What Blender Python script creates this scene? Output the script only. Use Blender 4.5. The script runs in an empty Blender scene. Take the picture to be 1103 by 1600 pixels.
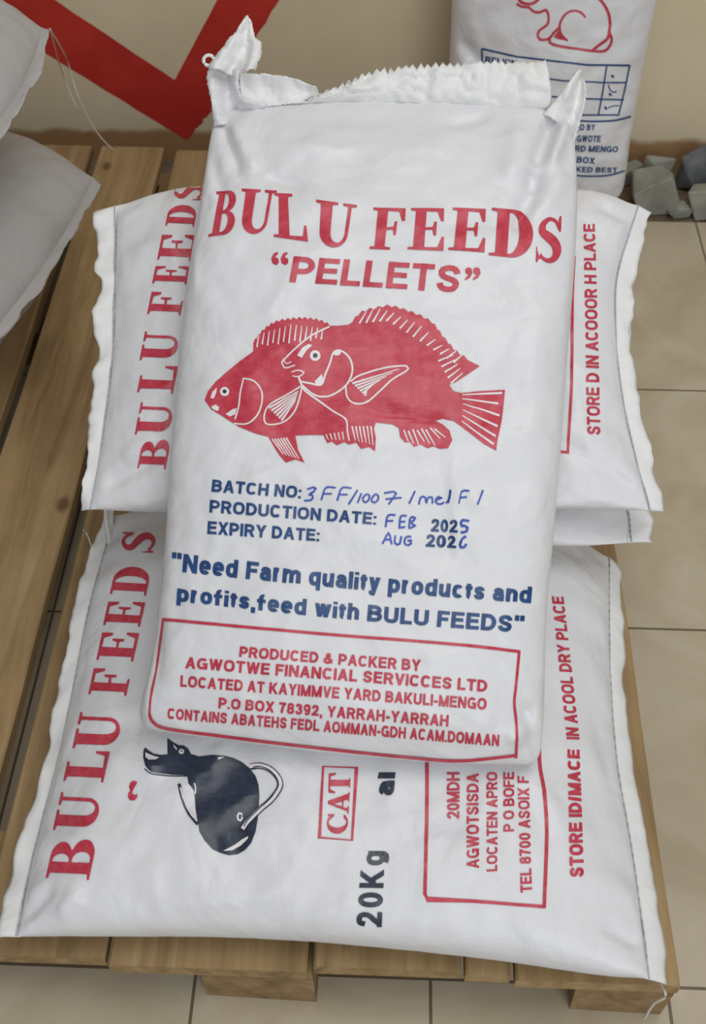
import bpy, bmesh, math, random
from mathutils import Vector, Matrix, noise
from mathutils.bvhtree import BVHTree

scene = bpy.context.scene
COL = scene.collection
PI = math.pi
random.seed(7)

# ------------------------------------------------------------------ camera
W, H, FPX = 1103, 1600, 1800.0
PITCH = math.radians(48.95)          # below the horizon
YAW = math.radians(2.03)
CAM = Vector((0, 0, 1.40))
cd = bpy.data.cameras.new('camera')
cam = bpy.data.objects.new('camera', cd)
COL.objects.link(cam)
cam.location = CAM
cam.rotation_euler = (PI / 2 - PITCH, 0, YAW)
cd.sensor_fit = 'VERTICAL'
cd.sensor_height = 24.0
cd.lens = 24.0 * FPX / H
cd.clip_start = 0.01
cd.dof.use_dof = True
cd.dof.focus_distance = 1.42
cd.dof.aperture_fstop = 5.0
scene.camera = cam

# ------------------------------------------------------------------ light
world = bpy.data.worlds.new('room_light')
scene.world = world
world.use_nodes = True
world.node_tree.nodes['Background'].inputs[0].default_value = (0.93, 0.96, 1.0, 1)
world.node_tree.nodes['Background'].inputs[1].default_value = 0.30


def area(name, loc, target, sx, sy, power, color=(1, 1, 1)):
    ld = bpy.data.lights.new(name, 'AREA')
    ld.shape = 'RECTANGLE'
    ld.size, ld.size_y, ld.energy, ld.color = sx, sy, power, color
    o = bpy.data.objects.new(name, ld)
    COL.objects.link(o)
    o.location = loc
    o.rotation_euler = (Vector(target) - Vector(loc)).to_track_quat('-Z', 'Y').to_euler()
    return o


area('ceiling_light', (0.45, 0.5, 3.0), (0.15, 0.9, 0), 1.8, 1.4, 28, (1.0, 0.985, 0.96))
area('front_fill_light', (0.9, -1.7, 1.9), (0.0, 1.2, 0.35), 1.8, 2.2, 34, (0.95, 0.98, 1.0))  # unseen fill added behind the camera to brighten wall and front floor

scene.view_settings.view_transform = 'Standard'
scene.view_settings.look = 'None'
scene.view_settings.exposure = -0.05
scene.view_settings.gamma = 1.0
scene.view_settings.use_curve_mapping = False

# ------------------------------------------------------------------ helpers
RM = cam.rotation_euler.to_matrix()
RMI = RM.transposed()


def ray(px, py):
    return (RM @ Vector(((px - W / 2) / FPX, -(py - H / 2) / FPX, -1.0))).normalized()


def proj(p):
    q = RMI @ (p - CAM)
    return (W / 2 + FPX * q.x / -q.z, H / 2 - FPX * q.y / -q.z)


class Plane:
    """A plane through point o with normal n."""

    def __init__(self, o, n):
        self.o, self.n = Vector(o), Vector(n).normalized()

    def at(self, px, py):
        d = ray(px, py)
        return CAM + d * ((self.o - CAM).dot(self.n) / d.dot(self.n))


def slope(y, z, tilt_deg, roll_deg=0.0):
    """Plane through (0,y,z) rising away from the viewer by tilt."""
    t, r = math.radians(tilt_deg), math.radians(roll_deg)
    return Plane((0, y, z), (math.sin(r), -math.sin(t), math.cos(t)))


def nz(x, y=0.0, z=0.0):
    return noise.noise(Vector((x, y, z)))


def fbm(x, y=0.0, z=0.0, o=3):
    return noise.fractal(Vector((x, y, z)), 0.9, 2.0, o)


def catmull(pts, n):
    """n+1 points, even by arc length, along a smooth curve through pts."""
    P = [Vector(p) for p in pts]
    if len(P) == 2:
        return [P[0].lerp(P[1], i / n) for i in range(n + 1)]
    dense = []
    for i in range(len(P) - 1):
        p0 = P[i - 1] if i else P[0] * 2 - P[1]
        p1, p2 = P[i], P[i + 1]
        p3 = P[i + 2] if i + 2 < len(P) else P[-1] * 2 - P[-2]
        for k in range(16):
            t = k / 16
            dense.append(0.5 * ((2 * p1) + (p2 - p0) * t + (2 * p0 - 5 * p1 + 4 * p2 - p3) * t * t
                                + (3 * p1 - p0 - 3 * p2 + p3) * t * t * t))
    dense.append(P[-1].copy())
    L = [0.0]
    for a, b in zip(dense, dense[1:]):
        L.append(L[-1] + (b - a).length)
    out, j = [], 0
    for i in range(n + 1):
        s = L[-1] * i / n
        while j < len(L) - 2 and L[j + 1] < s:
            j += 1
        d = L[j + 1] - L[j]
        out.append(dense[j].lerp(dense[j + 1], (s - L[j]) / d if d > 1e-12 else 0))
    return out


class Curve:
    def __init__(self, pts, n=200):
        self.p, self.n = catmull(pts, n), n

    def __call__(self, t):
        x = min(max(t, 0.0), 1.0) * self.n
        i = min(int(x), self.n - 1)
        return self.p[i].lerp(self.p[i + 1], x - i)


class Coons:
    """s in 0..1 across, t in 0..1 along; four boundary curves."""

    def __init__(self, e0, e1, l, r):
        self.e0, self.e1, self.l, self.r = Curve(e0), Curve(e1), Curve(l), Curve(r)

    def __call__(self, s, t):
        e0, e1, l, r = self.e0, self.e1, self.l, self.r
        return (e0(s) * (1 - t) + e1(s) * t + l(t) * (1 - s) + r(t) * s
                - (e0(0) * (1 - s) * (1 - t) + e0(1) * s * (1 - t) + e1(0) * (1 - s) * t + e1(1) * s * t))


def link_mesh(name, bm, mats, parent=None, smooth=True, solid=0.0):
    me = bpy.data.meshes.new(name)
    bm.normal_update()
    bm.to_mesh(me)
    bm.free()
    for m in (mats if isinstance(mats, (list, tuple)) else [mats]):
        me.materials.append(m)
    for p in me.polygons:
        p.use_smooth = smooth
    o = bpy.data.objects.new(name, me)
    COL.objects.link(o)
    if parent:
        o.parent = parent
        o.matrix_parent_inverse = Matrix.Translation(-parent.location)
    if solid:
        md = o.modifiers.new('thickness', 'SOLIDIFY')
        md.thickness, md.offset = solid, 0
    return o


def thing(name, label, cat, loc=(0, 0, 0), group=None):
    o = bpy.data.objects.new(name, None)
    COL.objects.link(o)
    o.location = loc
    o.empty_display_size = 0.05
    tag(o, label, cat, group)
    return o


def tag(o, label, cat, group=None):
    o['label'], o['category'] = label, cat
    if group:
        o['group'] = group


def box(bm, lo, hi, jit=0.0, mat=0):
    vs = []
    for z in (lo[2], hi[2]):
        for x, y in ((lo[0], lo[1]), (hi[0], lo[1]), (hi[0], hi[1]), (lo[0], hi[1])):
            vs.append(bm.verts.new((x + random.uniform(-jit, jit), y + random.uniform(-jit, jit), z)))
    for f in ((3, 2, 1, 0), (4, 5, 6, 7), (0, 1, 5, 4), (1, 2, 6, 5), (2, 3, 7, 6), (3, 0, 4, 7)):
        bm.faces.new([vs[i] for i in f]).material_index = mat
    return vs


def tube(bm, pts, r, n=6):
    P = [Vector(p) for p in pts]
    rings = []
    for i, p in enumerate(P):
        d = (P[min(i + 1, len(P) - 1)] - P[max(i - 1, 0)]).normalized()
        a = d.orthogonal().normalized()
        b = d.cross(a)
        rings.append([bm.verts.new(p + (a * math.cos(k * 2 * PI / n) + b * math.sin(k * 2 * PI / n)) * r) for k in range(n)])
    for A, B in zip(rings, rings[1:]):
        for k in range(n):
            bm.faces.new((A[k], A[(k + 1) % n], B[(k + 1) % n], B[k]))
    for R in (rings[0][::-1], rings[-1]):
        bm.faces.new(R)


# ------------------------------------------------------------------ materials
def mat_new(name):
    m = bpy.data.materials.new(name)
    m.use_nodes = True
    nt = m.node_tree
    return m, nt, nt.nodes['Principled BSDF']


def N(nt, kind, **kw):
    n = nt.nodes.new(kind)
    for k, v in kw.items():
        if k.startswith('i_'):
            n.inputs[k[2:].replace('_', ' ')].default_value = v
        else:
            setattr(n, k, v)
    return n


def ramp(nt, fac, stops):
    r = nt.nodes.new('ShaderNodeValToRGB')
    e = r.color_ramp.elements
    e[0].position, e[0].color = stops[0][0], (*stops[0][1], 1)
    e[1].position, e[1].color = stops[-1][0], (*stops[-1][1], 1)
    for p, c in stops[1:-1]:
        x = e.new(p)
        x.color = (*c, 1)
    nt.links.new(fac, r.inputs[0])
    return r.outputs[0]


def lin(r, g, b):
    f = lambda c: (c / 255 / 12.92) if c / 255 <= 0.04045 else ((c / 255 + 0.055) / 1.055) ** 2.4
    return (f(r), f(g), f(b))


def sack_material(name, base, rough=0.38, dirt=(0.62, 0.60, 0.55), spec=0.45):
    m, nt, bs = mat_new(name)
    L = nt.links
    tc = N(nt, 'ShaderNodeTexCoord')
    n1 = N(nt, 'ShaderNodeTexNoise', i_Scale=5.0, i_Detail=4.0, i_Roughness=0.6)
    L.new(tc.outputs['Object'], n1.inputs['Vector'])
    c = ramp(nt, n1.outputs['Fac'], [(0.25, tuple(a * 0.93 + d * 0.07 for a, d in zip(base, dirt))), (0.6, base)])
    L.new(c, bs.inputs['Base Color'])
    bs.inputs['Roughness'].default_value = rough
    bs.inputs['Specular IOR Level'].default_value = spec
    # woven tape: two crossed bands in the sheet's own coordinates (metres)
    wu = N(nt, 'ShaderNodeTexWave', wave_type='BANDS', bands_direction='X', wave_profile='SIN', i_Scale=85.0, i_Distortion=0.3)
    wv = N(nt, 'ShaderNodeTexWave', wave_type='BANDS', bands_direction='Y', wave_profile='SIN', i_Scale=85.0, i_Distortion=0.3)
    for w in (wu, wv):
        L.new(tc.outputs['UV'], w.inputs['Vector'])
    mul = N(nt, 'ShaderNodeMath', operation='MULTIPLY')
    L.new(wu.outputs['Fac'], mul.inputs[0])
    L.new(wv.outputs['Fac'], mul.inputs[1])
    n2 = N(nt, 'ShaderNodeTexNoise', i_Scale=26.0, i_Detail=5.0, i_Roughness=0.55)
    L.new(tc.outputs['Object'], n2.inputs['Vector'])
    b1 = N(nt, 'ShaderNodeBump', i_Strength=0.12, i_Distance=0.0006)
    L.new(mul.outputs[0], b1.inputs['Height'])
    b2 = N(nt, 'ShaderNodeBump', i_Strength=0.22, i_Distance=0.006)
    L.new(n2.outputs['Fac'], b2.inputs['Height'])
    L.new(b1.outputs[0], b2.inputs['Normal'])
    n3 = N(nt, 'ShaderNodeTexNoise', i_Scale=9.0, i_Detail=3.0, i_Roughness=0.5, i_Distortion=0.8)
    L.new(tc.outputs['Object'], n3.inputs['Vector'])
    b3 = N(nt, 'ShaderNodeBump', i_Strength=0.35, i_Distance=0.02)
    L.new(n3.outputs['Fac'], b3.inputs['Height'])
    L.new(b2.outputs[0], b3.inputs['Normal'])
    L.new(b3.outputs[0], bs.inputs['Normal'])
    return m


def ink_material(name, col, col2=None, rough=0.38):
    m, nt, bs = mat_new(name)
    L = nt.links
    tc = N(nt, 'ShaderNodeTexCoord')
    n1 = N(nt, 'ShaderNodeTexNoise', i_Scale=90.0, i_Detail=4.0, i_Roughness=0.7)
    L.new(tc.outputs['Object'], n1.inputs['Vector'])
    c = ramp(nt, n1.outputs['Fac'], [(0.3, col), (0.75, col2 or tuple(min(1, x * 1.25 + 0.02) for x in col))])
    L.new(c, bs.inputs['Base Color'])
    bs.inputs['Roughness'].default_value = rough
    b = N(nt, 'ShaderNodeBump', i_Strength=0.12, i_Distance=0.002)
    L.new(n1.outputs['Fac'], b.inputs['Height'])
    L.new(b.outputs[0], bs.inputs['Normal'])
    return m


def wood_material(name, dark, mid, light, seed=0.0):
    m, nt, bs = mat_new(name)
    L = nt.links
    tc = N(nt, 'ShaderNodeTexCoord')
    oi = N(nt, 'ShaderNodeObjectInfo')
    off = N(nt, 'ShaderNodeVectorMath', operation='SCALE')
    off.inputs[0].default_value = (7.1, 3.3, 5.7)
    L.new(oi.outputs['Random'], off.inputs['Scale'])
    add = N(nt, 'ShaderNodeVectorMath', operation='ADD')
    L.new(tc.outputs['Object'], add.inputs[0])
    L.new(off.outputs[0], add.inputs[1])
    mp = N(nt, 'ShaderNodeMapping')
    mp.inputs['Scale'].default_value = (22, 1.6, 22)
    L.new(add.outputs[0], mp.inputs['Vector'])
    g = N(nt, 'ShaderNodeTexNoise', i_Scale=1.6, i_Detail=7.0, i_Roughness=0.62, i_Distortion=0.6)
    L.new(mp.outputs[0], g.inputs['Vector'])
    c = ramp(nt, g.outputs['Fac'], [(0.22, dark), (0.5, mid), (0.78, light)])
    # knots and stains
    mp2 = N(nt, 'ShaderNodeMapping')
    mp2.inputs['Scale'].default_value = (1.3, 0.8, 1.3)
    L.new(add.outputs[0], mp2.inputs['Vector'])
    v = N(nt, 'ShaderNodeTexVoronoi', i_Scale=7.0)
    L.new(mp2.outputs[0], v.inputs['Vector'])
    k = ramp(nt, v.outputs['Distance'], [(0.05, (0.30, 0.24, 0.18)), (0.12, (1, 1, 1))])
    s = N(nt, 'ShaderNodeTexNoise', i_Scale=4.5, i_Detail=4.0)
    L.new(add.outputs[0], s.inputs['Vector'])
    sc = ramp(nt, s.outputs['Fac'], [(0.35, (0.72, 0.70, 0.66)), (0.6, (1, 1, 1))])
    m1 = N(nt, 'ShaderNodeMix', data_type='RGBA', blend_type='MULTIPLY')
    m1.inputs[0].default_value = 0.85
    L.new(c, m1.inputs[6])
    L.new(k, m1.inputs[7])
    m2 = N(nt, 'ShaderNodeMix', data_type='RGBA', blend_type='MULTIPLY')
    m2.inputs[0].default_value = 0.8
    L.new(m1.outputs[2], m2.inputs[6])
    L.new(sc, m2.inputs[7])
    L.new(m2.outputs[2], bs.inputs['Base Color'])
    bs.inputs['Roughness'].default_value = 0.72
    b = N(nt, 'ShaderNodeBump', i_Strength=0.35, i_Distance=0.004)
    L.new(g.outputs['Fac'], b.inputs['Height'])
    L.new(b.outputs[0], bs.inputs['Normal'])
    return m


M_SACK = sack_material('white_woven_sack', (0.755, 0.755, 0.775))
M_HEM = sack_material('sack_hem', (0.80, 0.80, 0.79), 0.5)
M_SHADE_GREY = sack_material('shade_greyed_sack', (0.44, 0.425, 0.415), 0.6, spec=0.25)  # greyish cloth, base colour darkened further to stand in for shade
M_RED = ink_material('red_ink', lin(184, 34, 55), lin(208, 80, 98))
M_BLUE = ink_material('blue_ink', lin(24, 58, 108), lin(46, 86, 140))
M_NAVY = ink_material('navy_ink', lin(22, 32, 46), lin(48, 60, 82), 0.3)
M_PEN = ink_material('pen_ink', lin(30, 60, 165), lin(62, 98, 190))
M_BARE = ink_material('unprinted_white', (0.80, 0.74, 0.74), (0.82, 0.78, 0.78))
M_THREAD_SHADE = ink_material('stitch_thread_shade', (0.42, 0.44, 0.48), (0.55, 0.56, 0.58), 0.8)  # seam thread; its grey also paints the shaded groove beside the hem
M_STRING = ink_material('loose_string', (0.66, 0.62, 0.52), (0.7, 0.66, 0.58), 0.8)
INKS = [M_RED, M_BLUE, M_NAVY, M_PEN, M_BARE]
RED, BLUE, NAVY, PEN, BARE = 1, 2, 3, 4, 5

M_WOOD = wood_material('pallet_pine', lin(112, 88, 58), lin(164, 136, 94), lin(190, 164, 122))
M_WOOD2 = wood_material('pallet_block', lin(100, 80, 54), lin(150, 124, 86), lin(176, 150, 110))


def wall_material():
    m, nt, bs = mat_new('beige_plaster')
    L = nt.links
    tc = N(nt, 'ShaderNodeTexCoord')
    n = N(nt, 'ShaderNodeTexNoise', i_Scale=3.0, i_Detail=5.0, i_Roughness=0.6)
    L.new(tc.outputs['Object'], n.inputs['Vector'])
    c = ramp(nt, n.outputs['Fac'], [(0.3, lin(216, 200, 168)), (0.7, lin(231, 216, 185))])
    # bare brown render along the foot of the wall, with a ragged upper edge
    sep = N(nt, 'ShaderNodeSeparateXYZ')
    L.new(tc.outputs['Object'], sep.inputs[0])
    n2 = N(nt, 'ShaderNodeTexNoise', i_Scale=11.0, i_Detail=4.0)
    L.new(tc.outputs['Object'], n2.inputs['Vector'])
    a = N(nt, 'ShaderNodeMath', operation='MULTIPLY_ADD')
    a.inputs[1].default_value = 0.035
    L.new(n2.outputs['Fac'], a.inputs[0])
    L.new(sep.outputs['Z'], a.inputs[2])
    r = ramp(nt, a.outputs[0], [(0.068, (0, 0, 0)), (0.082, (1, 1, 1))])
    mx = N(nt, 'ShaderNodeMix', data_type='RGBA')
    L.new(r, mx.inputs[0])
    mx.inputs[6].default_value = (*lin(164, 128, 88), 1)
    L.new(c, mx.inputs[7])
    # scuffs
    v = N(nt, 'ShaderNodeTexVoronoi', i_Scale=6.0, i_Randomness=1.0)
    L.new(tc.outputs['Object'], v.inputs['Vector'])
    k = ramp(nt, v.outputs['Distance'], [(0.02, (0.55, 0.5, 0.42)), (0.06, (1, 1, 1))])
    mm = N(nt, 'ShaderNodeMix', data_type='RGBA', blend_type='MULTIPLY')
    mm.inputs[0].default_value = 0.6
    L.new(mx.outputs[2], mm.inputs[6])
    L.new(k, mm.inputs[7])
    L.new(mm.outputs[2], bs.inputs['Base Color'])
    bs.inputs['Roughness'].default_value = 0.7
    n3 = N(nt, 'ShaderNodeTexNoise', i_Scale=60.0, i_Detail=4.0)
    L.new(tc.outputs['Object'], n3.inputs['Vector'])
    b = N(nt, 'ShaderNodeBump', i_Strength=0.2, i_Distance=0.003)
    L.new(n3.outputs['Fac'], b.inputs['Height'])
    L.new(b.outputs[0], bs.inputs['Normal'])
    return m


def floor_material():
    m, nt, bs = mat_new('beige_tile')
    L = nt.links
    tc = N(nt, 'ShaderNodeTexCoord')
    mp = N(nt, 'ShaderNodeMapping')
    mp.inputs['Location'].default_value = (-0.075 + 2.8, -0.485 + 5.2, 0)
    L.new(tc.outputs['Object'], mp.inputs['Vector'])
    br = N(nt, 'ShaderNodeTexBrick', offset=0.0, offset_frequency=1, squash=1.0)
    br.inputs['Scale'].default_value = 1.0
    br.inputs['Brick Width'].default_value = 0.28
    br.inputs['Row Height'].default_value = 0.52
    br.inputs['Mortar Size'].default_value = 0.0022
    br.inputs['Mortar Smooth'].default_value = 0.3
    br.inputs['Color1'].default_value = (1, 1, 1, 1)
    br.inputs['Color2'].default_value = (0.93, 0.93, 0.93, 1)
    br.inputs['Mortar'].default_value = (0.30, 0.27, 0.23, 1)
    L.new(mp.outputs[0], br.inputs['Vector'])
    n = N(nt, 'ShaderNodeTexNoise', i_Scale=5.5, i_Detail=5.0, i_Roughness=0.55, i_Distortion=1.2)
    L.new(tc.outputs['Object'], n.inputs['Vector'])
    c = ramp(nt, n.outputs['Fac'], [(0.3, lin(178, 164, 138)), (0.55, lin(192, 180, 156)), (0.75, lin(202, 192, 170))])
    mm = N(nt, 'ShaderNodeMix', data_type='RGBA', blend_type='MULTIPLY')
    mm.inputs[0].default_value = 1.0
    L.new(c, mm.inputs[6])
    L.new(br.outputs['Color'], mm.inputs[7])
    L.new(mm.outputs[2], bs.inputs['Base Color'])
    bs.inputs['Roughness'].default_value = 0.28
    bs.inputs['Specular IOR Level'].default_value = 0.4
    b = N(nt, 'ShaderNodeBump', i_Strength=0.5, i_Distance=0.002, invert=True)
    L.new(br.outputs['Fac'], b.inputs['Height'])
    L.new(b.outputs[0], bs.inputs['Normal'])
    return m


def plain(name, a, b_, scale=20.0, rough=0.85, bump=0.4):
    m, nt, bs = mat_new(name)
    L = nt.links
    tc = N(nt, 'ShaderNodeTexCoord')
    n = N(nt, 'ShaderNodeTexNoise', i_Scale=scale, i_Detail=6.0, i_Roughness=0.6)
    L.new(tc.outputs['Object'], n.inputs['Vector'])
    L.new(ramp(nt, n.outputs['Fac'], [(0.3, a), (0.7, b_)]), bs.inputs['Base Color'])
    bs.inputs['Roughness'].default_value = rough
    b = N(nt, 'ShaderNodeBump', i_Strength=bump, i_Distance=0.004)
    L.new(n.outputs['Fac'], b.inputs['Height'])
    L.new(b.outputs[0], bs.inputs['Normal'])
    return m


M_WALL, M_FLOOR = wall_material(), floor_material()
M_REDPAINT = plain('red_wall_paint', lin(190, 46, 38), lin(208, 58, 48), 14, 0.5, 0.15)
M_DIRT = plain('bare_screed', lin(96, 80, 62), lin(132, 114, 92), 25)
M_STONE = plain('grey_stone', lin(128, 128, 118), lin(164, 164, 152), 18)
M_STONE_D = plain('dark_stone', lin(74, 78, 82), lin(112, 114, 114), 18)

# ------------------------------------------------------------------ printing on sacks
PRINT_GRID = 7.0


class Print:
    """Ink shapes gathered in picture pixels, then laid onto a sack's own surface."""

    def __init__(self):
        self.bm = bmesh.new()

    def poly_fill(self, loops, ink, lift=0, fmap=None):
        cu = bpy.data.curves.new('ink', 'CURVE')
        cu.dimensions, cu.fill_mode = '2D', 'BOTH'
        for lp in loops:
            sp = cu.splines.new('POLY')
            sp.points.add(len(lp) - 1)
            for q, p in zip(sp.points, lp):
                q.co = (p[0], p[1], 0, 1)
            sp.use_cyclic_u = True
        self._take(bpy.data.objects.new('ink', cu), ink, lift, fmap)

    def _take(self, o, ink, lift, fmap):
        COL.objects.link(o)
        dg = bpy.context.evaluated_depsgraph_get()
        me = bpy.data.meshes.new_from_object(o.evaluated_get(dg))
        if fmap:
            vs = [v.co.copy() for v in me.vertices]
            out = fmap(vs)
            for v, c in zip(me.vertices, out):
                v.co = (c[0], c[1], 0)
        self._add(me, ink, lift)
        d = o.data
        bpy.data.objects.remove(o)
        bpy.data.meshes.remove(me)
        bpy.data.curves.remove(d)

    def _add(self, me, ink, lift):
        vs = [self.bm.verts.new((v.co.x, v.co.y, lift)) for v in me.vertices]
        for p in me.polygons:
            try:
                self.bm.faces.new([vs[i] for i in p.vertices]).material_index = ink
            except ValueError:
                pass

    def stroke(self, pts, w, ink, lift=0, smooth=True, closed=False, w2=None):
        P = [Vector((p[0], p[1], 0)) for p in pts]
        if closed:
            P.append(P[0].copy())
        if smooth and len(P) > 2:
            n = max(8, int(sum((b - a).length for a, b in zip(P, P[1:])) / 5))
            P = catmull(P, n)
        m = len(P)
        L, R = [], []
        for i, p in enumerate(P):
            if closed and i in (0, m - 1):
                d = P[1] - P[m - 2]
            else:
                d = P[min(i + 1, m - 1)] - P[max(i - 1, 0)]
            d.normalize()
            hw = 0.5 * (w + ((w2 if w2 is not None else w) - w) * i / max(1, m - 1))
            if 0 < i < m - 1:
                a = (P[i] - P[i - 1]).normalized()
                hw /= max(0.6, d.dot(a))
            s = Vector((-d.y, d.x, 0)) * hw
            L.append(self.bm.verts.new((p.x + s.x, p.y + s.y, lift)))
            R.append(self.bm.verts.new((p.x - s.x, p.y - s.y, lift)))
        for i in range(m - 1):
            self.bm.faces.new((L[i], L[i + 1], R[i + 1], R[i])).material_index = ink

    def text(self, body, bl, br, tl, tr, ink, w=0.215, sag=0.0, shear=0.0, gap=0.10):
        """Sans lettering whose baseline/cap box has the given four pixel corners."""
        quads, x = [], 0.0
        for ch in body:
            if ch == ' ':
                x += 0.34
                continue
            wd, st = SANS[ch]
            for q in glyph(wd, st, w):
                quads.append([(x + a + shear * b, b) for a, b in q])
            x += wd + gap
        tot = x - gap
        bl, br, tl, tr = (Vector((*p, 0)) for p in (bl, br, tl, tr))
        up = (tl - bl).normalized()
        for q in quads:
            vs = []
            for a, b in q:
                u = a / tot
                p = (bl * (1 - u) + br * u) * (1 - b) + (tl * (1 - u) + tr * u) * b + up * (sag * 4 * u * (1 - u))
                vs.append(self.bm.verts.new((p.x, p.y, 0)))
            self.bm.faces.new(vs).material_index = ink

    def serif(self, ch, bl, br, tl, tr, ink):
        bl, br, tl, tr = (Vector((*p, 0)) for p in (bl, br, tl, tr))

        def fmap(vs):
            return [((bl * (1 - v.x) + br * v.x) * (1 - v.y) + (tl * (1 - v.x) + tr * v.x) * v.y)[:2] for v in vs]
        self.poly_fill(SERIF[ch], ink, 0, fmap)

    def lay(self, bm_body, lift_base=0.0010):
        """Cut finely, then drop every vertex onto the surface of bm_body."""
        bm = self.bm
        xs = [v.co.x for v in bm.verts]
        ys = [v.co.y for v in bm.verts]
        for axis, vals in ((0, xs), (1, ys)):
            a, b = min(vals), max(vals)
            k = math.floor(a / PRINT_GRID) + 1
            while k * PRINT_GRID < b:
                co, no = [0, 0, 0], [0, 0, 0]
                co[axis], no[axis] = k * PRINT_GRID, 1
                bmesh.ops.bisect_plane(bm, geom=bm.verts[:] + bm.edges[:] + bm.faces[:], plane_co=co, plane_no=no, dist=1e-4)
                k += 1
        bvh = BVHTree.FromBMesh(bm_body)
        dead = []
        for v in bm.verts:
            d = ray(v.co.x, v.co.y)
            hit, n, _, _ = bvh.ray_cast(CAM, d)
            if hit is None:
                dead.append(v)
                continue
            if n.dot(d) > 0:
                n = -n
            v.co = hit + n * (lift_base + 0.0004 * v.co.z)
        bmesh.ops.delete(bm, geom=dead, context='VERTS')
        bmesh.ops.recalc_face_normals(bm, faces=bm.faces[:])
        for f in bm.faces:
            f.normal_update()
            if f.normal.dot(f.calc_center_median() - CAM) > 0:
                f.normal_flip()
        # into the body mesh
        m = {}
        for v in bm.verts:
            m[v] = bm_body.verts.new(v.co)
        for f in bm.faces:
            try:
                bm_body.faces.new([m[v] for v in f.verts]).material_index = f.material_index
            except ValueError:
                pass
        bm.free()


def arc(cx, cy, rx, ry, a0, a1, n=14):
    return [(cx + rx * math.cos(math.radians(a0 + (a1 - a0) * i / n)), cy + ry * math.sin(math.radians(a0 + (a1 - a0) * i / n))) for i in range(n + 1)]


# heavy slab-serif capitals drawn in a unit box (x 0..1, y 0..1 up)
SERIF = {
    'L': [[(0, 0), (1, 0), (1, .34), (.93, .34), (.86, .10), (.47, .08), (.47, .93), (.62, .95), (.62, 1), (0, 1), (0, .95), (.15, .93), (.15, .07), (0, .05)]],
    'F': [[(0, 0), (.64, 0), (.64, .05), (.46, .07), (.46, .47), (.66, .49), (.70, .36), (.77, .36), (.77, .68), (.70, .68), (.66, .55), (.46, .54), (.46, .93), (.80, .92), (.91, .70), (1, .70), (.98, 1), (0, 1), (0, .95), (.15, .93), (.15, .07), (0, .05)]],
    'E': [[(0, 0), (1, 0), (1, .33), (.93, .33), (.82, .08), (.46, .07), (.46, .48), (.66, .49), (.70, .36), (.77, .36), (.77, .68), (.70, .68), (.66, .55), (.46, .54), (.46, .93), (.78, .92), (.89, .70), (.97, .70), (.96, 1), (0, 1), (0, .95), (.15, .93), (.15, .07), (0, .05)]],
    'U': [[(0, 1), (0, .95), (.12, .93)] + [(.12, .34)] + arc(.50, .30, .38, .31, 180, 360, 16) + [(.88, .93), (1, .95), (1, 1), (.66, 1), (.66, .95), (.79, .93)] + [(.79, .34)] + arc(.60, .32, .19, .22, 360, 180, 12) + [(.41, .93), (.54, .95), (.54, 1)]],
    'D': [[(0, 0), (.5, 0)] + arc(.5, .5, .5, .5, -88, 88, 24) + [(.5, 1), (0, 1), (0, .95), (.14, .93), (.14, .07), (0, .05)],
          [(.42, .07), (.42, .93)] + arc(.46, .5, .22, .43, 88, -88, 20)],
    'B': [[(0, 0), (.6, 0)] + arc(.62, .265, .38, .265, -85, 72, 16) + arc(.56, .76, .36, .24, -62, 88, 14) + [(.5, 1), (0, 1), (0, .95), (.14, .93), (.14, .07), (0, .05)],
          [(.42, .07), (.42, .49)] + arc(.50, .28, .20, .21, 85, -85, 12),
          [(.42, .56), (.42, .94)] + arc(.46, .75, .17, .19, 85, -85, 12)],
    'A': [[(0, 0), (.36, 0), (.36, .05), (.25, .07), (.31, .26), (.60, .26), (.66, .07), (.56, .05), (.56, 0), (1, 0), (1, .05), (.92, .07), (.60, 1), (.46, 1), (.12, .07), (0, .05)], [(.34, .33), (.57, .33), (.455, .72)]],
    'T': [[(.28, 0), (.74, 0), (.74, .05), (.66, .07), (.66, .92), (.82, .91), (.92, .68), (1, .68), (.97, 1), (.03, 1), (0, .68), (.08, .68), (.18, .91), (.36, .92), (.36, .07), (.28, .05)]],
    'C': [arc(.54, .5, .54, .5, 28, 315, 30) + [(.93, .15), (.98, .22)] + arc(.58, .5, .27, .42, 318, 48, 24) + [(.90, .66), (.98, .66), (.98, .98), (.92, .98), (.90, .93)]],
    'S': [],
}
_sc = catmull([Vector(p) for p in ((.84, .76, 0), (.70, .90, 0), (.46, .94, 0), (.24, .82, 0), (.24, .66, 0), (.46, .56, 0), (.70, .44, 0), (.80, .28, 0), (.68, .11, 0), (.44, .06, 0), (.20, .14, 0), (.10, .30, 0))], 44)
_l, _r = [], []
for _i, _p in enumerate(_sc):
    _d = (_sc[min(_i + 1, 44)] - _sc[max(_i - 1, 0)]).normalized()
    _w = 0.045 + 0.125 * math.exp(-((_i - 22) / 11.0) ** 2)
    _l.append((_p.x - _d.y * _w * 1.15, _p.y + _d.x * _w * .62))
    _r.append((_p.x + _d.y * _w * 1.15, _p.y - _d.x * _w * .62))
SERIF['S'] = [_l + [(.06, .33), (.02, .33), (.02, .0), (.08, .0), (.12, .07)] + [q for q in _r[::-1][2:-2]] + [(.83, .95), (.86, 1.0), (.92, 1.0), (.92, .68), (.86, .68)]]


def bowl(x0, x1, y0, y1, sq=.5):
    """three-sided bowl of a B, D, P or R, opening to the left"""
    xm = x0 + (x1 - x0) * sq
    return [(x0, y1)] + arc(xm, (y0 + y1) / 2, x1 - xm, (y1 - y0) / 2, 90, -90, 14) + [(x0, y0)]


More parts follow.
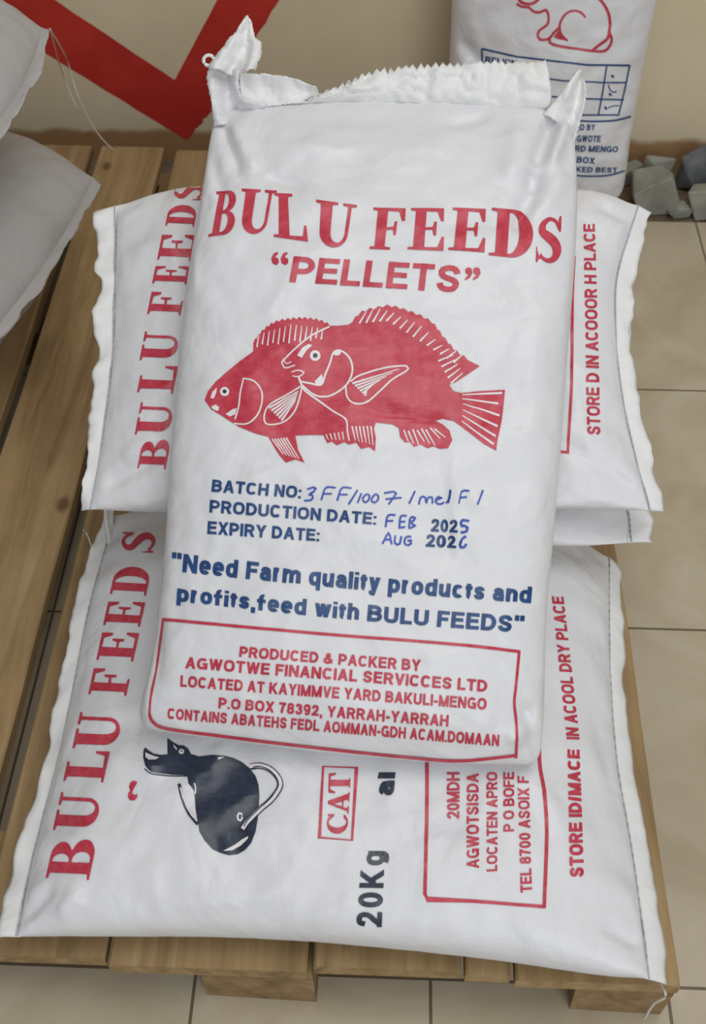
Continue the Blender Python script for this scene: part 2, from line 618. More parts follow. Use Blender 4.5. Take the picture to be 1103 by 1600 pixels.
def oval(x0, x1, y0, y1, a0=0, a1=360, n=26, p=2.5):
    out = []
    for i in range(n + 1):
        a = math.radians(a0 + (a1 - a0) * i / n)
        c, s_ = math.cos(a), math.sin(a)
        out.append(((x0 + x1) / 2 + (x1 - x0) / 2 * math.copysign(abs(c) ** (2 / p), c), (y0 + y1) / 2 + (y1 - y0) / 2 * math.copysign(abs(s_) ** (2 / p), s_)))
    return out


XH = .72
_S = [(.97, .74), (.86, .93), (.5, 1), (.12, .9), (.06, .72), (.2, .58), (.5, .5), (.84, .41), (.96, .26), (.84, .07), (.5, 0), (.12, .08), (.0, .28)]
_s = [(x, y * XH) for x, y in _S]
SANS = {
    'A': (.80, ['L', [(0, 0), (.5, 1)], 'L', [(1, 0), (.5, 1)], 'H', [(.15, .27), (.85, .27)]]),
    'B': (.76, ['L', [(0, 0), (0, 1)], 'C', bowl(0, .92, .54, 1), 'C', bowl(0, 1, 0, .54)]),
    'C': (.78, ['C', oval(0, 1, 0, 1, 38, 322)]),
    'D': (.78, ['L', [(0, 0), (0, 1)], 'C', bowl(0, 1, 0, 1, .4)]),
    'E': (.68, ['L', [(0, 0), (0, 1)], 'H', [(0, 0), (1, 0)], 'H', [(0, .52), (.92, .52)], 'H', [(0, 1), (.98, 1)]]),
    'F': (.64, ['L', [(0, 0), (0, 1)], 'H', [(0, .5), (.9, .5)], 'H', [(0, 1), (1, 1)]]),
    'G': (.82, ['C', oval(0, 1, 0, 1, 40, 335), 'H', [(.52, .46), (1, .46)], 'L', [(1, 0), (1, .5)]]),
    'H': (.76, ['L', [(0, 0), (0, 1)], 'L', [(1, 0), (1, 1)], 'H', [(0, .52), (1, .52)]]),
    'I': (.20, ['L', [(.5, 0), (.5, 1)]]),
    'K': (.78, ['L', [(0, 0), (0, 1)], 'L', [(.08, .32), (.94, 1)], 'L', [(.34, .56), (1, 0)]]),
    'L': (.62, ['L', [(0, 0), (0, 1)], 'H', [(0, 0), (1, 0)]]),
    'M': (.92, ['L', [(0, 0), (0, 1)], 'L', [(1, 0), (1, 1)], 'L', [(0, 1), (.5, 0)], 'L', [(1, 1), (.5, 0)]]),
    'N': (.76, ['L', [(0, 0), (0, 1)], 'L', [(1, 0), (1, 1)], 'L', [(0, 1), (1, 0)]]),
    'O': (.84, ['C', oval(0, 1, 0, 1)]),
    'P': (.72, ['L', [(0, 0), (0, 1)], 'C', bowl(0, 1, .42, 1)]),
    'Q': (.84, ['C', oval(0, 1, 0, 1), 'L', [(.55, .3), (1, -.05)]]),
    'R': (.76, ['L', [(0, 0), (0, 1)], 'C', bowl(0, .96, .46, 1), 'L', [(.55, .5), (1, 0)]]),
    'S': (.74, ['K', _S]),
    'T': (.70, ['L', [(.5, 0), (.5, 1)], 'H', [(0, 1), (1, 1)]]),
    'U': (.76, ['C', [(0, 1.1), (0, .5)] + oval(0, 1, 0, .7, 180, 360, 16) + [(1, .5), (1, 1.1)]]),
    'V': (.76, ['L', [(0, 1), (.5, 0)], 'L', [(1, 1), (.5, 0)]]),
    'W': (1.06, ['L', [(0, 1), (.25, 0)], 'L', [(.5, 1), (.25, 0)], 'L', [(.5, 1), (.75, 0)], 'L', [(1, 1), (.75, 0)]]),
    'X': (.76, ['L', [(0, 1), (1, 0)], 'L', [(0, 0), (1, 1)]]),
    'Y': (.76, ['L', [(0, 1), (.5, .42)], 'L', [(1, 1), (.5, .42)], 'L', [(.5, 0), (.5, .5)]]),
    '&': (.84, ['K', [(1, 0), (.3, .68), (.28, .9), (.48, 1), (.66, .88), (.58, .68), (.12, .42), (.0, .2), (.2, .02), (.5, 0), (.78, .2), (.92, .48)]]),
    '0': (.64, ['C', oval(0, 1, 0, 1, p=2.2)]),
    '2': (.64, ['K', [(.04, .7), (.14, .93), (.5, 1), (.88, .92), (.96, .7), (.8, .48), (.4, .24), (.06, 0)], 'H', [(0, 0), (1, 0)]]),
    '3': (.64, ['K', [(.04, .78), (.2, .96), (.5, 1), (.86, .9), (.88, .66), (.5, .53), (.4, .53)], 'K', [(.4, .53), (.6, .53), (.98, .36), (.94, .12), (.5, 0), (.14, .06), (0, .26)]]),
    '7': (.62, ['H', [(0, 1), (1, 1)], 'K', [(.96, 1), (.6, .6), (.36, -.1)]]),
    '8': (.64, ['C', oval(.06, .94, .53, 1), 'C', oval(0, 1, 0, .53)]),
    '9': (.64, ['C', oval(0, 1, .4, 1), 'K', [(1, .7), (.96, .3), (.8, .06), (.5, 0), (.1, .1)]]),
    ',': (.20, ['L', [(.5, -.18), (.5, .16)]]),
    '.': (.20, ['L', [(.5, 0), (.5, .17)]]),
    ':': (.20, ['L', [(.5, 0), (.5, .18)], 'L', [(.5, .54), (.5, .72)]]),
    '-': (.36, ['H', [(0, .36), (1, .36)]]),
    '/': (.36, ['L', [(0, 0), (1, 1)]]),
    '"': (.50, ['L', [(0, .7), (0, 1.03)], 'L', [(1, .7), (1, 1.03)]]),
    'a': (.58, ['K', [(.06, .52), (.2, .69), (.5, XH), (.86, .66), (.92, .48), (.92, .0)], 'C', oval(0, .92, -.0, .40, 60, 330), 'L', [(1, 0), (1, .4)]]),
    'c': (.58, ['C', oval(0, 1, 0, XH, 42, 318)]),
    'd': (.62, ['C', oval(0, 1, 0, XH), 'L', [(1, 0), (1, 1)]]),
    'e': (.60, ['C', oval(0, 1, 0, XH, 0, 318), 'H', [(.05, .36), (.98, .36)]]),
    'f': (.44, ['K', [(.3, -.12), (.3, .66), (.4, .93), (.72, 1.02), (1.02, 1.0)], 'H', [(-.05, .62), (.95, .62)]]),
    'g': (.62, ['C', oval(0, 1, 0, XH), 'K', [(1, .78), (1, -.02), (.85, -.22), (.5, -.27), (.06, -.2)]]),
    'h': (.60, ['L', [(0, 0), (0, 1)], 'K', [(0, .4), (.2, .66), (.55, XH), (.9, .64), (1, .46), (1, -.1)]]),
    'i': (.20, ['L', [(.5, 0), (.5, XH)], 'L', [(.5, .84), (.5, 1)]]),
    'l': (.20, ['L', [(.5, 0), (.5, 1)]]),
    'm': (.94, ['L', [(0, 0), (0, XH + .08)], 'K', [(0, .44), (.12, .66), (.3, XH), (.47, .64), (.5, .46), (.5, -.1)], 'K', [(.5, .44), (.62, .66), (.8, XH), (.97, .64), (1, .46), (1, -.1)]]),
    'n': (.60, ['L', [(0, 0), (0, XH + .08)], 'K', [(0, .4), (.2, .66), (.55, XH), (.9, .64), (1, .46), (1, -.1)]]),
    'o': (.62, ['C', oval(0, 1, 0, XH)]),
    'p': (.62, ['C', oval(0, 1, 0, XH), 'L', [(0, -.26), (0, XH + .08)]]),
    'q': (.62, ['C', oval(0, 1, 0, XH), 'L', [(1, -.26), (1, XH + .08)]]),
    'r': (.40, ['L', [(0, 0), (0, XH + .08)], 'K', [(0, .4), (.24, .64), (.6, XH), (1, XH)]]),
    's': (.56, ['K', _s]),
    't': (.36, ['K', [(.42, 1.0), (.42, .2), (.56, .02), (1, 0)], 'H', [(0, XH - .02), (1, XH - .02)]]),
    'u': (.60, ['L', [(1, 0), (1, XH + .08)], 'K', [(0, XH + .1), (0, .24), (.1, .06), (.42, 0), (.8, .1), (1, .34)]]),
    'w': (.86, ['L', [(0, XH + .08), (.25, 0)], 'L', [(.5, XH + .08), (.25, 0)], 'L', [(.5, XH + .08), (.75, 0)], 'L', [(1, XH + .08), (.75, 0)]]),
    'y': (.58, ['L', [(0, XH + .08), (.5, 0)], 'L', [(1, XH + .08), (.32, -.26)], 'H', [(.05, -.26), (.36, -.26)]]),
}


def glyph(wd, st, w):
    """quads of one letter in its own box; strokes keep a constant weight w"""
    h = w / 2
    out = []
    cx = lambda x: h + x * (wd - 2 * h) if wd > w * 1.2 else wd / 2
    cy = lambda y: h + y * (1 - 2 * h)
    for kind, pts in zip(st[::2], st[1::2]):
        if kind == 'L':
            (x0, y0), (x1, y1) = pts
            a, b = cx(x0), cx(x1)
            sl = math.hypot(b - a, y1 - y0) / abs(y1 - y0)
            k = h * min(sl, 1.5)
            out.append([(a - k, y0), (a + k, y0), (b + k, y1), (b - k, y1)])
        elif kind == 'H':
            (x0, y0), (x1, _) = pts
            y = cy(y0)
            out.append([(x0 * wd, y - h * .92), (x1 * wd, y - h * .92), (x1 * wd, y + h * .92), (x0 * wd, y + h * .92)])
        else:
            P = [Vector((cx(x), cy(y), 0)) for x, y in pts]
            if kind == 'K':
                P = catmull(P, 22)
            m = len(P)
            closed = (P[0] - P[-1]).length < 1e-4
            S = []
            for i in range(m):
                d = (P[1] - P[m - 2]) if closed and i in (0, m - 1) else P[min(i + 1, m - 1)] - P[max(i - 1, 0)]
                d.normalize()
                S.append((P[i].x - d.y * h, P[i].y + d.x * h, P[i].x + d.y * h, P[i].y - d.x * h))
            for A, B in zip(S, S[1:]):
                out.append([(A[0], A[1]), (B[0], B[1]), (B[2], B[3]), (A[2], A[3])])
    return out


def zc(z, ox, oy, k):
    """zoomed-crop coordinates to picture pixels"""
    return [(ox + p[0] * k, oy + p[1] * k) for p in z]


# ------------------------------------------------------------------ sacks
def seg_dist(p, a, b):
    ab = (b[0] - a[0], b[1] - a[1])
    l2 = ab[0] ** 2 + ab[1] ** 2
    t = max(0, min(1, ((p[0] - a[0]) * ab[0] + (p[1] - a[1]) * ab[1]) / l2))
    return math.hypot(p[0] - a[0] - ab[0] * t, p[1] - a[1] - ab[1] * t), t


def sack_body(plane, e0, e1, l, r, top, bot, m=2.6, pw=3.2, q=0.62, lump=0.004, pleat=0.006, plen=0.09,
              pfreq=9.0, creases=(), seed=0.0, nt=150, ns=70, dent=None, end_t=(0.0, 0.0), floor_z=None, shape=None, profile=None, avoid=(), rough_amp=.0024):
    """A filled bag: a flat mid sheet given by its four edges, swollen to both sides.
    t runs seam to seam, s across. Returns bmesh and the mid-sheet patch."""
    A = lambda pts: [plane.at(*p) for p in pts]
    C = Coons(A(e0), A(e1), A(l), A(r))
    n = plane.n
    bm = bmesh.new()
    uvl = bm.loops.layers.uv.new('UVMap')
    rows, uvs = [], []
    wid = (C(0, .5) - C(1, .5)).length
    ln = (C(.5, 0) - C(.5, 1)).length
    for i in range(nt + 1):
        x = i / nt
        t = 0.65 * x + 0.35 * (0.5 - 0.5 * math.cos(PI * x))
        k = 2 * t - 1
        prof = profile(t) if profile else max(0.0, 1 - abs(k) ** pw) ** q
        de = min(t, 1 - t) * ln
        row, ur = [], []
        for j in range(2 * ns):
            ph = PI * j / ns
            c, sn = math.cos(ph), math.sin(ph)
            s = math.copysign(abs(c) ** (2 / m), c)
            h = abs(sn) ** (2 / m)
            up = sn >= 0
            s01 = 0.5 - 0.5 * s
            b = top if up else (bot(s01) if callable(bot) else bot)
            th = b * prof * h
            if dent and up:
                th *= dent(s01, t)
            if shape and up:
                th += shape(s01, t) * prof * h
            p = C(s01, t)
            # puckers running in from the seam
            f = math.exp(-de / plen)
            wob = nz(s01 * 3 + seed, t * 4, 5 + seed) * 1.1
            pk = nz(s01 * pfreq + wob + seed * 3.1, de * 5.0, seed + (0 if t < .5 else 9)) * pleat * f * min(1, de / 0.012)
            pk += nz(s01 * pfreq * 2.3 + seed, de * 9, seed + 3) * pleat * .4 * f * min(1, de / 0.012)
            lm = fbm(s01 * wid * 7 + seed, t * ln * 7, seed * 1.7) * lump * min(1, prof * 1.5)
            dd = pk + lm * (1 if up else .6)
            rg = 1 - abs(fbm(p.x * 9 + seed, p.y * 9, p.z * 9 + seed, 2)) * 2
            dd += rough_amp * (fbm(p.x * 26, p.y * 26, p.z * 26 + seed, 3) + 1.2 * max(0, rg) ** 3) * min(1, prof * 1.6)
            if creases and up and h > .05:
                q2 = proj(p + n * th)
                for a, b2, w, dep in creases:
                    dist, tt = seg_dist(q2, a, b2)
                    if dist < 3 * w:
                        fade = min(1, 4 * tt + .15, 4 * (1 - tt) + .15)
                        dd += 1.4 * dep * fade * math.exp(-(dist / w) ** 2)
            th = max(th, 0.0008)
            pos = p + n * ((th if up else -th) + (dd * min(1, h * 1.5 + .1)))
            # side bulge wobble
            if floor_z is not None and pos.z < floor_z:
                pos.z = floor_z + 0.0006
            for tree in (() if up else avoid):
                hit = tree.ray_cast(Vector((pos.x, pos.y, 3)), Vector((0, 0, -1)))[0]
                if hit and pos.z < hit.z + .002:
                    pos.z = hit.z + .002
            row.append(bm.verts.new(pos))
            ur.append((s01 * wid * 1.1 + (0 if up else 2), t * ln))
        rows.append(row)
        uvs.append(ur)
    m2 = 2 * ns
    for i in range(nt):
        for j in range(m2):
            k = (j + 1) % m2
            f = bm.faces.new((rows[i][j], rows[i][k], rows[i + 1][k], rows[i + 1][j]))
            for lp, (a, b) in zip(f.loops, ((i, j), (i, k), (i + 1, k), (i + 1, j))):
                lp[uvl].uv = uvs[a][b]
    for R in (rows[0], rows[-1]):
        for j in range(ns):
            vs = []
            for v in (R[j], R[j + 1], R[(m2 - j - 1) % m2], R[(m2 - j) % m2]):
                if v not in vs:
                    vs.append(v)
            if len(vs) > 2:
                bm.faces.new(vs)
    bmesh.ops.recalc_face_normals(bm, faces=bm.faces[:])
    return bm, C


def hem_strip(C, n, end, width, seed, wave=0.006, ragged=0.25, droop=0.0, zig=0.0, n_s=90, n_w=6, span=(0, 1), widths=None, floor_z=None):
    """The flat sewn strip beyond a seam; end 0 or 1."""
    bm = bmesh.new()
    uvl = bm.loops.layers.uv.new('UVMap')
    rows = []
    t0, t1 = (0.0, 0.06) if end == 0 else (1.0, 0.94)
    for i in range(n_s + 1):
        s = span[0] + (span[1] - span[0]) * i / n_s
        e = C(s, t0)
        o = (e - C(s, t1))
        o = (o - n * o.dot(n)).normalized()
        wd = width * (1 + ragged * fbm(s * 9 + seed, seed, 1.3))
        if widths:
            wd = widths(s) * (1 + ragged * fbm(s * 9 + seed, seed, 1.3))
        if zig:
            wd += zig * (1 if i % 2 else -1) * .5
        col = []
        for k in range(n_w + 1):
            u = k / n_w
            w = wave * u * (nz(s * 13 + seed, u * .8, seed) + .5 * nz(s * 29 + seed, u, 4)) - droop * u * u
            inn = 0.004 * (1 - u)
            p = e + o * (wd * u - inn) + n * w
            if floor_z is not None:
                p.z = max(p.z, floor_z)
            col.append(bm.verts.new(p))
        rows.append(col)
    for i in range(n_s):
        for k in range(n_w):
            f = bm.faces.new((rows[i][k], rows[i + 1][k], rows[i + 1][k + 1], rows[i][k + 1]))
            for lp, (a, b) in zip(f.loops, ((i, k), (i + 1, k), (i + 1, k + 1), (i, k + 1))):
                lp[uvl].uv = (a / n_s * .45, b / n_w * width)
    pts = [r[1].co.copy() + n * 0.0024 for r in rows]
    return bm, pts


def stitches(pts, r=0.0011, step=2):
    bm = bmesh.new()
    for i in range(0, len(pts) - step, step):
        a, b = pts[i], pts[i + step]
        tube(bm, [a, a.lerp(b, .5), b], r, 5)
    return bm


def thread(parent, pts, r=0.0009, name='loose_thread', mat=None):
    bm = bmesh.new()
    tube(bm, catmull(pts, 30), r, 5)
    return link_mesh(name, bm, mat or M_STRING, parent)


def patch(plane, e0, e1, l, r, bumps=0.004, seed=0.0, lift=0.0, ns=36, nt=36, curl=0.0, freq=30.0, lifts=None, fray=0.0008, drape=None):
    """A crumpled sheet between four pixel edges laid on a plane."""
    A = lambda pts: [plane.at(*p) for p in pts]
    C = Coons(A(e0), A(e1), A(l), A(r))
    bm = bmesh.new()
    g = []
    for i in range(nt + 1):
        row = []
        for j in range(ns + 1):
            s, t = j / ns, i / nt
            p = C(s, t)
            d = lift + bumps * (nz(p.x * freq + seed, p.y * freq, p.z * freq) + 1.3 * abs(nz(p.x * freq * 1.7 - seed, p.y * freq * 1.7, p.z * 40)) + .5 * abs(nz(p.x * freq * 4, p.y * freq * 4 + seed, p.z * 90)))
            if fray and (i in (0, nt) or j in (0, ns)):
                p = p + Vector((random.uniform(-1, 1), random.uniform(-1, 1), random.uniform(-1, 1))) * fray
            if drape:
                hit = drape.ray_cast(CAM, (p - CAM).normalized())[0]
                if hit:
                    p = hit
            if lifts:
                d += lifts(s, t)
            row.append(bm.verts.new(p + plane.n * d))
        g.append(row)
    for i in range(nt):
        for j in range(ns):
            bm.faces.new((g[i][j], g[i][j + 1], g[i + 1][j + 1], g[i + 1][j]))
    return bm


# ================================================================== SETTING
Z0 = Plane((0, 0, 0), (0, 0, 1))
WALL_Y = Z0.at(1000, 256).y
bm = bmesh.new()
vs = [bm.verts.new(p) for p in ((-2.4, -1.2, 0), (2.4, -1.2, 0), (2.4, 2.035, 0), (-2.4, 2.035, 0))]
bm.faces.new(vs)
ext = bmesh.ops.extrude_face_region(bm, geom=bm.faces[:])
for e in ext['geom']:
    if isinstance(e, bmesh.types.BMVert):
        e.co.z = -0.04
bmesh.ops.recalc_face_normals(bm, faces=bm.faces[:])
o = link_mesh('floor', bm, M_FLOOR, smooth=False)
o['kind'] = 'structure'

bm = bmesh.new()
box(bm, (-2.4, 2.035, -0.04), (2.4, WALL_Y + .02, -0.012))
o = link_mesh('ground_strip', bm, M_DIRT, smooth=False)
o['kind'] = 'structure'

# back wall with the painted red band
WP = Plane((0, WALL_Y, 0), (0, -1, 0))
bm = bmesh.new()
box(bm, (-2.4, WALL_Y, -0.04), (2.4, WALL_Y + 0.12, 2.6))


def ragged(a, b, amp, n=24, seed=0.0):
    a, b = Vector((*a, 0)), Vector((*b, 0))
    d = (b - a).normalized()
    s = Vector((-d.y, d.x, 0))
    return [tuple((a.lerp(b, i / n) + s * amp * fbm(i * .55 + seed, seed, 0))[:2]) for i in range(n)]


# outline of the V: outer left arm, point, right arm, inner notch
vpts = (ragged((-340, -170), (292, 219), 1.2, 40, 1) + ragged((292, 219), (304, 205), 3, 5, 3) + ragged((304, 205), (334, 168), 5, 12, 2)
        + ragged((334, 168), (398, 62), 4, 16, 5) + ragged((398, 62), (560, -206), 2.5, 30, 4)
        + ragged((560, -206), (449, -206), 1, 4, 6) + ragged((449, -206), (273, 125), 1.2, 30, 7) + ragged((273, 125), (-200, -191), 1.2, 30, 8))
pr = Print()
pr.poly_fill([vpts], 1)
wv = {v: bm.verts.new(WP.at(v.co.x, v.co.y) + Vector((0, -0.0008, 0))) for v in pr.bm.verts}
for f in pr.bm.faces:
    g = bm.faces.new([wv[v] for v in f.verts])
    g.material_index = 1
    g.normal_update()
    if g.normal.y > 0:
        g.normal_flip()
pr.bm.free()
o = link_mesh('wall_back', bm, [M_WALL, M_REDPAINT], smooth=False)
o['kind'] = 'structure'

# ================================================================== PALLET
PT = 0.11
PY0, PY1 = 0.452, 2.10


def board(root, x0, x1, y0, y1, z0, z1, name, mat, seed):
    bm = bmesh.new()
    n = 24
    rings = []
    for i in range(n + 1):
        y = y0 + (y1 - y0) * i / n
        a, b = x0 + .003 * nz(y * 4, seed), x1 + .003 * nz(y * 4, seed + 5)
        zz = z1 + .0015 * nz(y * 3, seed + 9)
        yy = y + (.006 * nz(seed * 3.3) if i in (0, n) else 0)
        c = .0025
        rings.append([bm.verts.new(p) for p in ((a, yy, z0), (a, yy, zz - c), (a + c, yy, zz), (b - c, yy, zz), (b, yy, zz - c), (b, yy, z0))])
    for A, B in zip(rings, rings[1:]):
        for k in range(6):
            bm.faces.new((A[k], A[(k + 1) % 6], B[(k + 1) % 6], B[k]))
    bm.faces.new(rings[0][::-1])
    bm.faces.new(rings[-1])
    bmesh.ops.recalc_face_normals(bm, faces=bm.faces[:])
    return link_mesh(name, bm, mat, root, smooth=False)


def make_pallet(label, cx, boards, y0, y1, blocks, short_from=9.0):
    root = thing('pallet', label, 'pallet', (cx, (y0 + y1) / 2, 0))
    xa, xb = boards[0][0], boards[-1][1]
    for i, (a, b) in enumerate(boards):
        board(root, a, b, y0 + .004 * math.sin(i * 2.3), (y1 if a < short_from else y1 - .26) - .01 * (i % 2), PT - .022, PT, 'deck_board', M_WOOD, i * 1.7 + cx)
    for y in (y0 + .06, (y0 + y1) / 2, y1 - .16):
        bm = bmesh.new()
        box(bm, (xa + .005, y, PT - .042), (xb - .005 if y < 1.7 or short_from > 1 else .1, y + .10, PT - .0225))
        link_mesh('cross_board', bm, M_WOOD2, root, smooth=False)
    for y in (y0 + .004, (y0 + y1) / 2 - .01, y1 - .16):
        for x0, x1 in blocks:
            bm = bmesh.new()
            if x0 > short_from and y > 1.7:
                y -= .26
            box(bm, (x0, y, 0.0005), (x1, y + .055, PT - .0225), .003)
            box(bm, (x0, y + .055, 0.0005), (x1, y + .12, PT - .0425), .003)
            link_mesh('block', bm, M_WOOD2, root, smooth=False)
    return root


make_pallet('wooden shipping pallet of lengthwise deck boards under the stack of white feed sacks', 0,
            ((-.592, -.462), (-.436, -.292), (-.286, -.068), (-.060, .104), (.108, .158), (.162, .342)), PY0, PY1,
            ((-.585, -.46), (-.188, -.06), (.238, .345)), .1)
make_pallet('shadowed wooden pallet at the far left carrying the two shade-greyed sacks', -.95,
            ((-1.40, -1.27), (-1.24, -1.11), (-1.08, -.95), (-.92, -.79), (-.77, -.609)), 1.02, 2.10,
            ((-1.40, -1.27), (-1.08, -.95), (-.76, -.64)))

# ================================================================== BOTTOM SACK
def finish(body_bm, C, plane, root, mats=None, hem=M_HEM, hems=(), prints=None, name='body'):
    tree = BVHTree.FromBMesh(body_bm)
    if prints:
        prints.lay(body_bm)
    link_mesh(name, body_bm, mats or [M_SACK] + INKS, root)
    for kw in hems:
        st = kw.pop('stitch', True)
        hb, pts = hem_strip(C, plane.n, **kw)
        link_mesh('hem', hb, hem, root, solid=0.0022)
        if st:
            link_mesh('stitching', stitches(pts), M_THREAD_SHADE, root)
    return tree


pl = slope(0.46, 0.158, 2.0)
body, C = sack_body(
    pl,
    e0=[(26, 1464), (50, 1350), (104, 1130), (138, 960), (180, 806)],
    e1=[(1014, 1530), (988, 1340), (962, 1180), (952, 1020), (952, 872)],
    l=[(26, 1464), (150, 1462), (340, 1462), (520, 1472), (760, 1496), (930, 1522), (1014, 1530)],
    r=[(180, 806), (240, 800), (300, 797), (600, 790), (800, 800), (952, 872)],
    top=0.082, bot=0.05, m=2.7, pw=3.4, q=0.6, lump=0.005, pleat=0.011, plen=0.07, pfreq=10, seed=1.3, floor_z=PT + .003,
    creases=[((35, 1440), (90, 1385), 10, -.006), ((90, 1440), (130, 1400), 12, .006), ((940, 1440), (1000, 1475), 10, -.006),
             ((650, 1390), (760, 1330), 30, .003), ((170, 1150), (230, 1140), 9, -.008), ((160, 1190), (260, 1210), 12, .005),
             ((820, 1210), (880, 1290), 14, .005), ((930, 1130), (960, 1230), 10, -.004), ((250, 1420), (470, 1395), 16, .003),
             ((480, 1450), (560, 1400), 9, .003)])
sack = thing('feed_sack', 'bottom feed sack lying on the pallet, printed 20Kg with a dark emblem', 'sack', (0.0, .8, PT))
pr = Print()
BOT = dict(zip('BULUFEEDS', range(9)))
Q = [('B', 79, 146, 1372, 1310), ('U', 90, 154, 1297, 1238), ('L', 105, 167, 1220, 1172), ('U', 120, 187, 1169, 1113), ('F', 143, 202, 1085, 1044),
     ('E', 156, 213, 1031, 987), ('E', 166, 223, 977, 939), ('D', 177, 233, 928, 885), ('S', 190, 243, 862, 829)]
for ch, xl, xr, y0, y1 in Q:
    k = 0.22 * (y0 - y1)
    pr.serif(ch, (xr - k * .5, y0 + 3), (xr + k * .5, y1 + 3), (xl - k * .5, y0), (xl + k * .5, y1), RED)
# single opening quote mark
pr.poly_fill([zc([(62, 390), (40, 383), (20, 392), (8, 420), (16, 450), (4, 462), (0, 490), (14, 512), (44, 514), (62, 495), (64, 470), (46, 478), (30, 466), (36, 440), (56, 408)], 200, 1130, .2357)], RED)
# 20Kg
pr.text('20Kg', (597, 1448), (601, 1330), (556, 1447), (566, 1330), NAVY, .21, gap=.2)
pr.text('al', (615, 1243), (618, 1208), (584, 1243), (592, 1208), NAVY, .24)
pr.stroke([(505, 1198), (557, 1200), (550, 1313), (499, 1309)], 3.6, RED, smooth=False, closed=True)
for ch, y0, y1 in (('C', 1303, 1272), ('A', 1272, 1238), ('T', 1240, 1208)):
    f = (1303 - y0) / 95
    f2 = (1303 - y1) / 95
    pr.serif(ch, (543 + 5 * f, y0), (543 + 5 * f2, y1), (510 + 4 * f, y0), (510 + 4 * f2, y1), RED)
# address box
pr.stroke([(667, 1150), (667, 1260), (664, 1398)], 5.5, RED)
pr.stroke([(664, 1396), (668, 1405), (740, 1408), (852, 1417)], 5, RED, smooth=False)
pr.stroke([(850, 1418), (854, 1300), (851, 1245), (843, 1195), (842, 1140)], 5.5, RED)
for body_t, xb, xt, y0, y1, dx in (('20MDH', 718, 698, 1279, 1207, 0), ('AGWOTSISDA', 748, 729, 1356, 1209, 0), ('LOCATEN APRO', 777, 760, 1361, 1207, 0),
                                   ('P O BOFE', 803, 786, 1299, 1207, 0), ('TEL 8700 ASOIX F', 831, 813, 1394, 1213, -5)):
    pr.text(body_t, (xb - dx * 0, y0), (xb + dx, y1), (xt, y0 + 1), (xt + dx, y1), RED, .2)
pr.text('STORE ID/MACE', (912, 1370), (905, 1172), (890, 1372), (886, 1172), RED, .24, shear=.06)
pr.text('IN ACOOL DRY PLACE', (905, 1156), (880, 933), (885, 1156), (862, 933), RED, .21, shear=.06)
# dark emblem: a blunt-bodied beast with an open beak-like head
EK = (200, 1130, .2357)
pr.poly_fill([zc([(262, 100), (300, 128), (338, 148), (372, 150), (402, 172), (418, 206), (470, 222), (560, 212), (640, 216), (700, 232), (760, 262), (806, 300),
                  (846, 350), (866, 410), (872, 480), (868, 560), (860, 640), (846, 720), (820, 790), (780, 838), (730, 868), (670, 876), (620, 862), (560, 836),
                  (510, 780), (474, 720), (464, 660), (450, 580), (444, 500), (440, 452), (424, 428), (402, 400), (396, 360), (372, 346), (300, 344), (220, 334), (150, 320),
                  (116, 284), (102, 230), (104, 184), (116, 162), (136, 182), (170, 204), (220, 212), (262, 208)], *EK)], NAVY)
for lp in ([(118, 196), (134, 206), (176, 222), (206, 232), (180, 246), (140, 248), (118, 228)],
           [(300, 142), (326, 172), (322, 182), (304, 160)],
           [(336, 188), (350, 172), (370, 178), (374, 196), (360, 208), (342, 204)],
           [(630, 848), (700, 812), (760, 770), (800, 750), (796, 768), (748, 812), (690, 844)],
           [(596, 228), (640, 224), (600, 244)]):
    pr.poly_fill([zc(lp, *EK)], BARE, 1)
pr.stroke(zc([(352, 184), (362, 192)], *EK), 2, NAVY, 2)
pr.stroke(zc(arc(742, 622, 16, 26, 0, 340, 14), *EK), 2.6, BARE, 1)
pr.stroke(zc([(812, 292), (880, 284), (950, 312), (1000, 370), (1006, 430), (950, 510), (880, 570), (800, 650), (758, 706)], *EK), 9.5, NAVY, 1)
pr.stroke(zc([(806, 290), (880, 284), (950, 312), (1000, 370), (1006, 430), (950, 510), (880, 570), (800, 650), (760, 704)], *EK), 6.2, BARE, 2)
pr.stroke(zc([(830, 296), (880, 290), (946, 320), (990, 374), (996, 424), (946, 500), (870, 570), (796, 644), (770, 690)], *EK), 1.6, NAVY, 3)
pr.stroke(zc([(340, 404), (362, 500), (400, 590), (464, 672)], *EK), 5.2, NAVY, 1)
pr.stroke(zc([(348, 430), (370, 504), (408, 588), (460, 652)], *EK), 2.4, BARE, 2)
pr.stroke(zc([(112, 300), (150, 332), (220, 346), (300, 352), (390, 352)], *EK), 1.6, NAVY)
pr.stroke(zc([(440, 400), (448, 430), (446, 470)], *EK), 2.0, BARE, 1)
T_BOTTOM = finish(body, C, pl, sack, prints=pr, hems=[
    dict(end=0, width=0.021, seed=2.1, wave=.008, ragged=.35, droop=.003, floor_z=PT + .004),
    dict(end=1, width=0.022, seed=5.4, wave=.005, ragged=.25, droop=.012, floor_z=PT + .004)])
bm = patch(pl, [(172, 868), (180, 866), (190, 862)], [(166, 797), (173, 794), (182, 797)], [(172, 868), (166, 830), (166, 797)], [(190, 862), (178, 825), (182, 797)],
           .004, 3.0, .002, lifts=lambda s, t: .016 * t + .006 * math.sin(s * 6))
link_mesh('corner_ear', bm, M_HEM, sack, solid=.0015)
zp = Plane((0, 0, PT + .03), (0, 0, 1))
thread(sack, [zp.at(x, y) for x, y in ((170, 905), (150, 870), (136, 835), (130, 828))], .0012)
zp = Plane((0, PY0 - .022, 0), (0, -1, 0))
thread(sack, [Plane((0, 0, PT + .012), (0, 0, 1)).at(1030, 1536)] + [zp.at(x, y) for x, y in ((1040, 1556), (1022, 1568), (1006, 1592))], .0016)

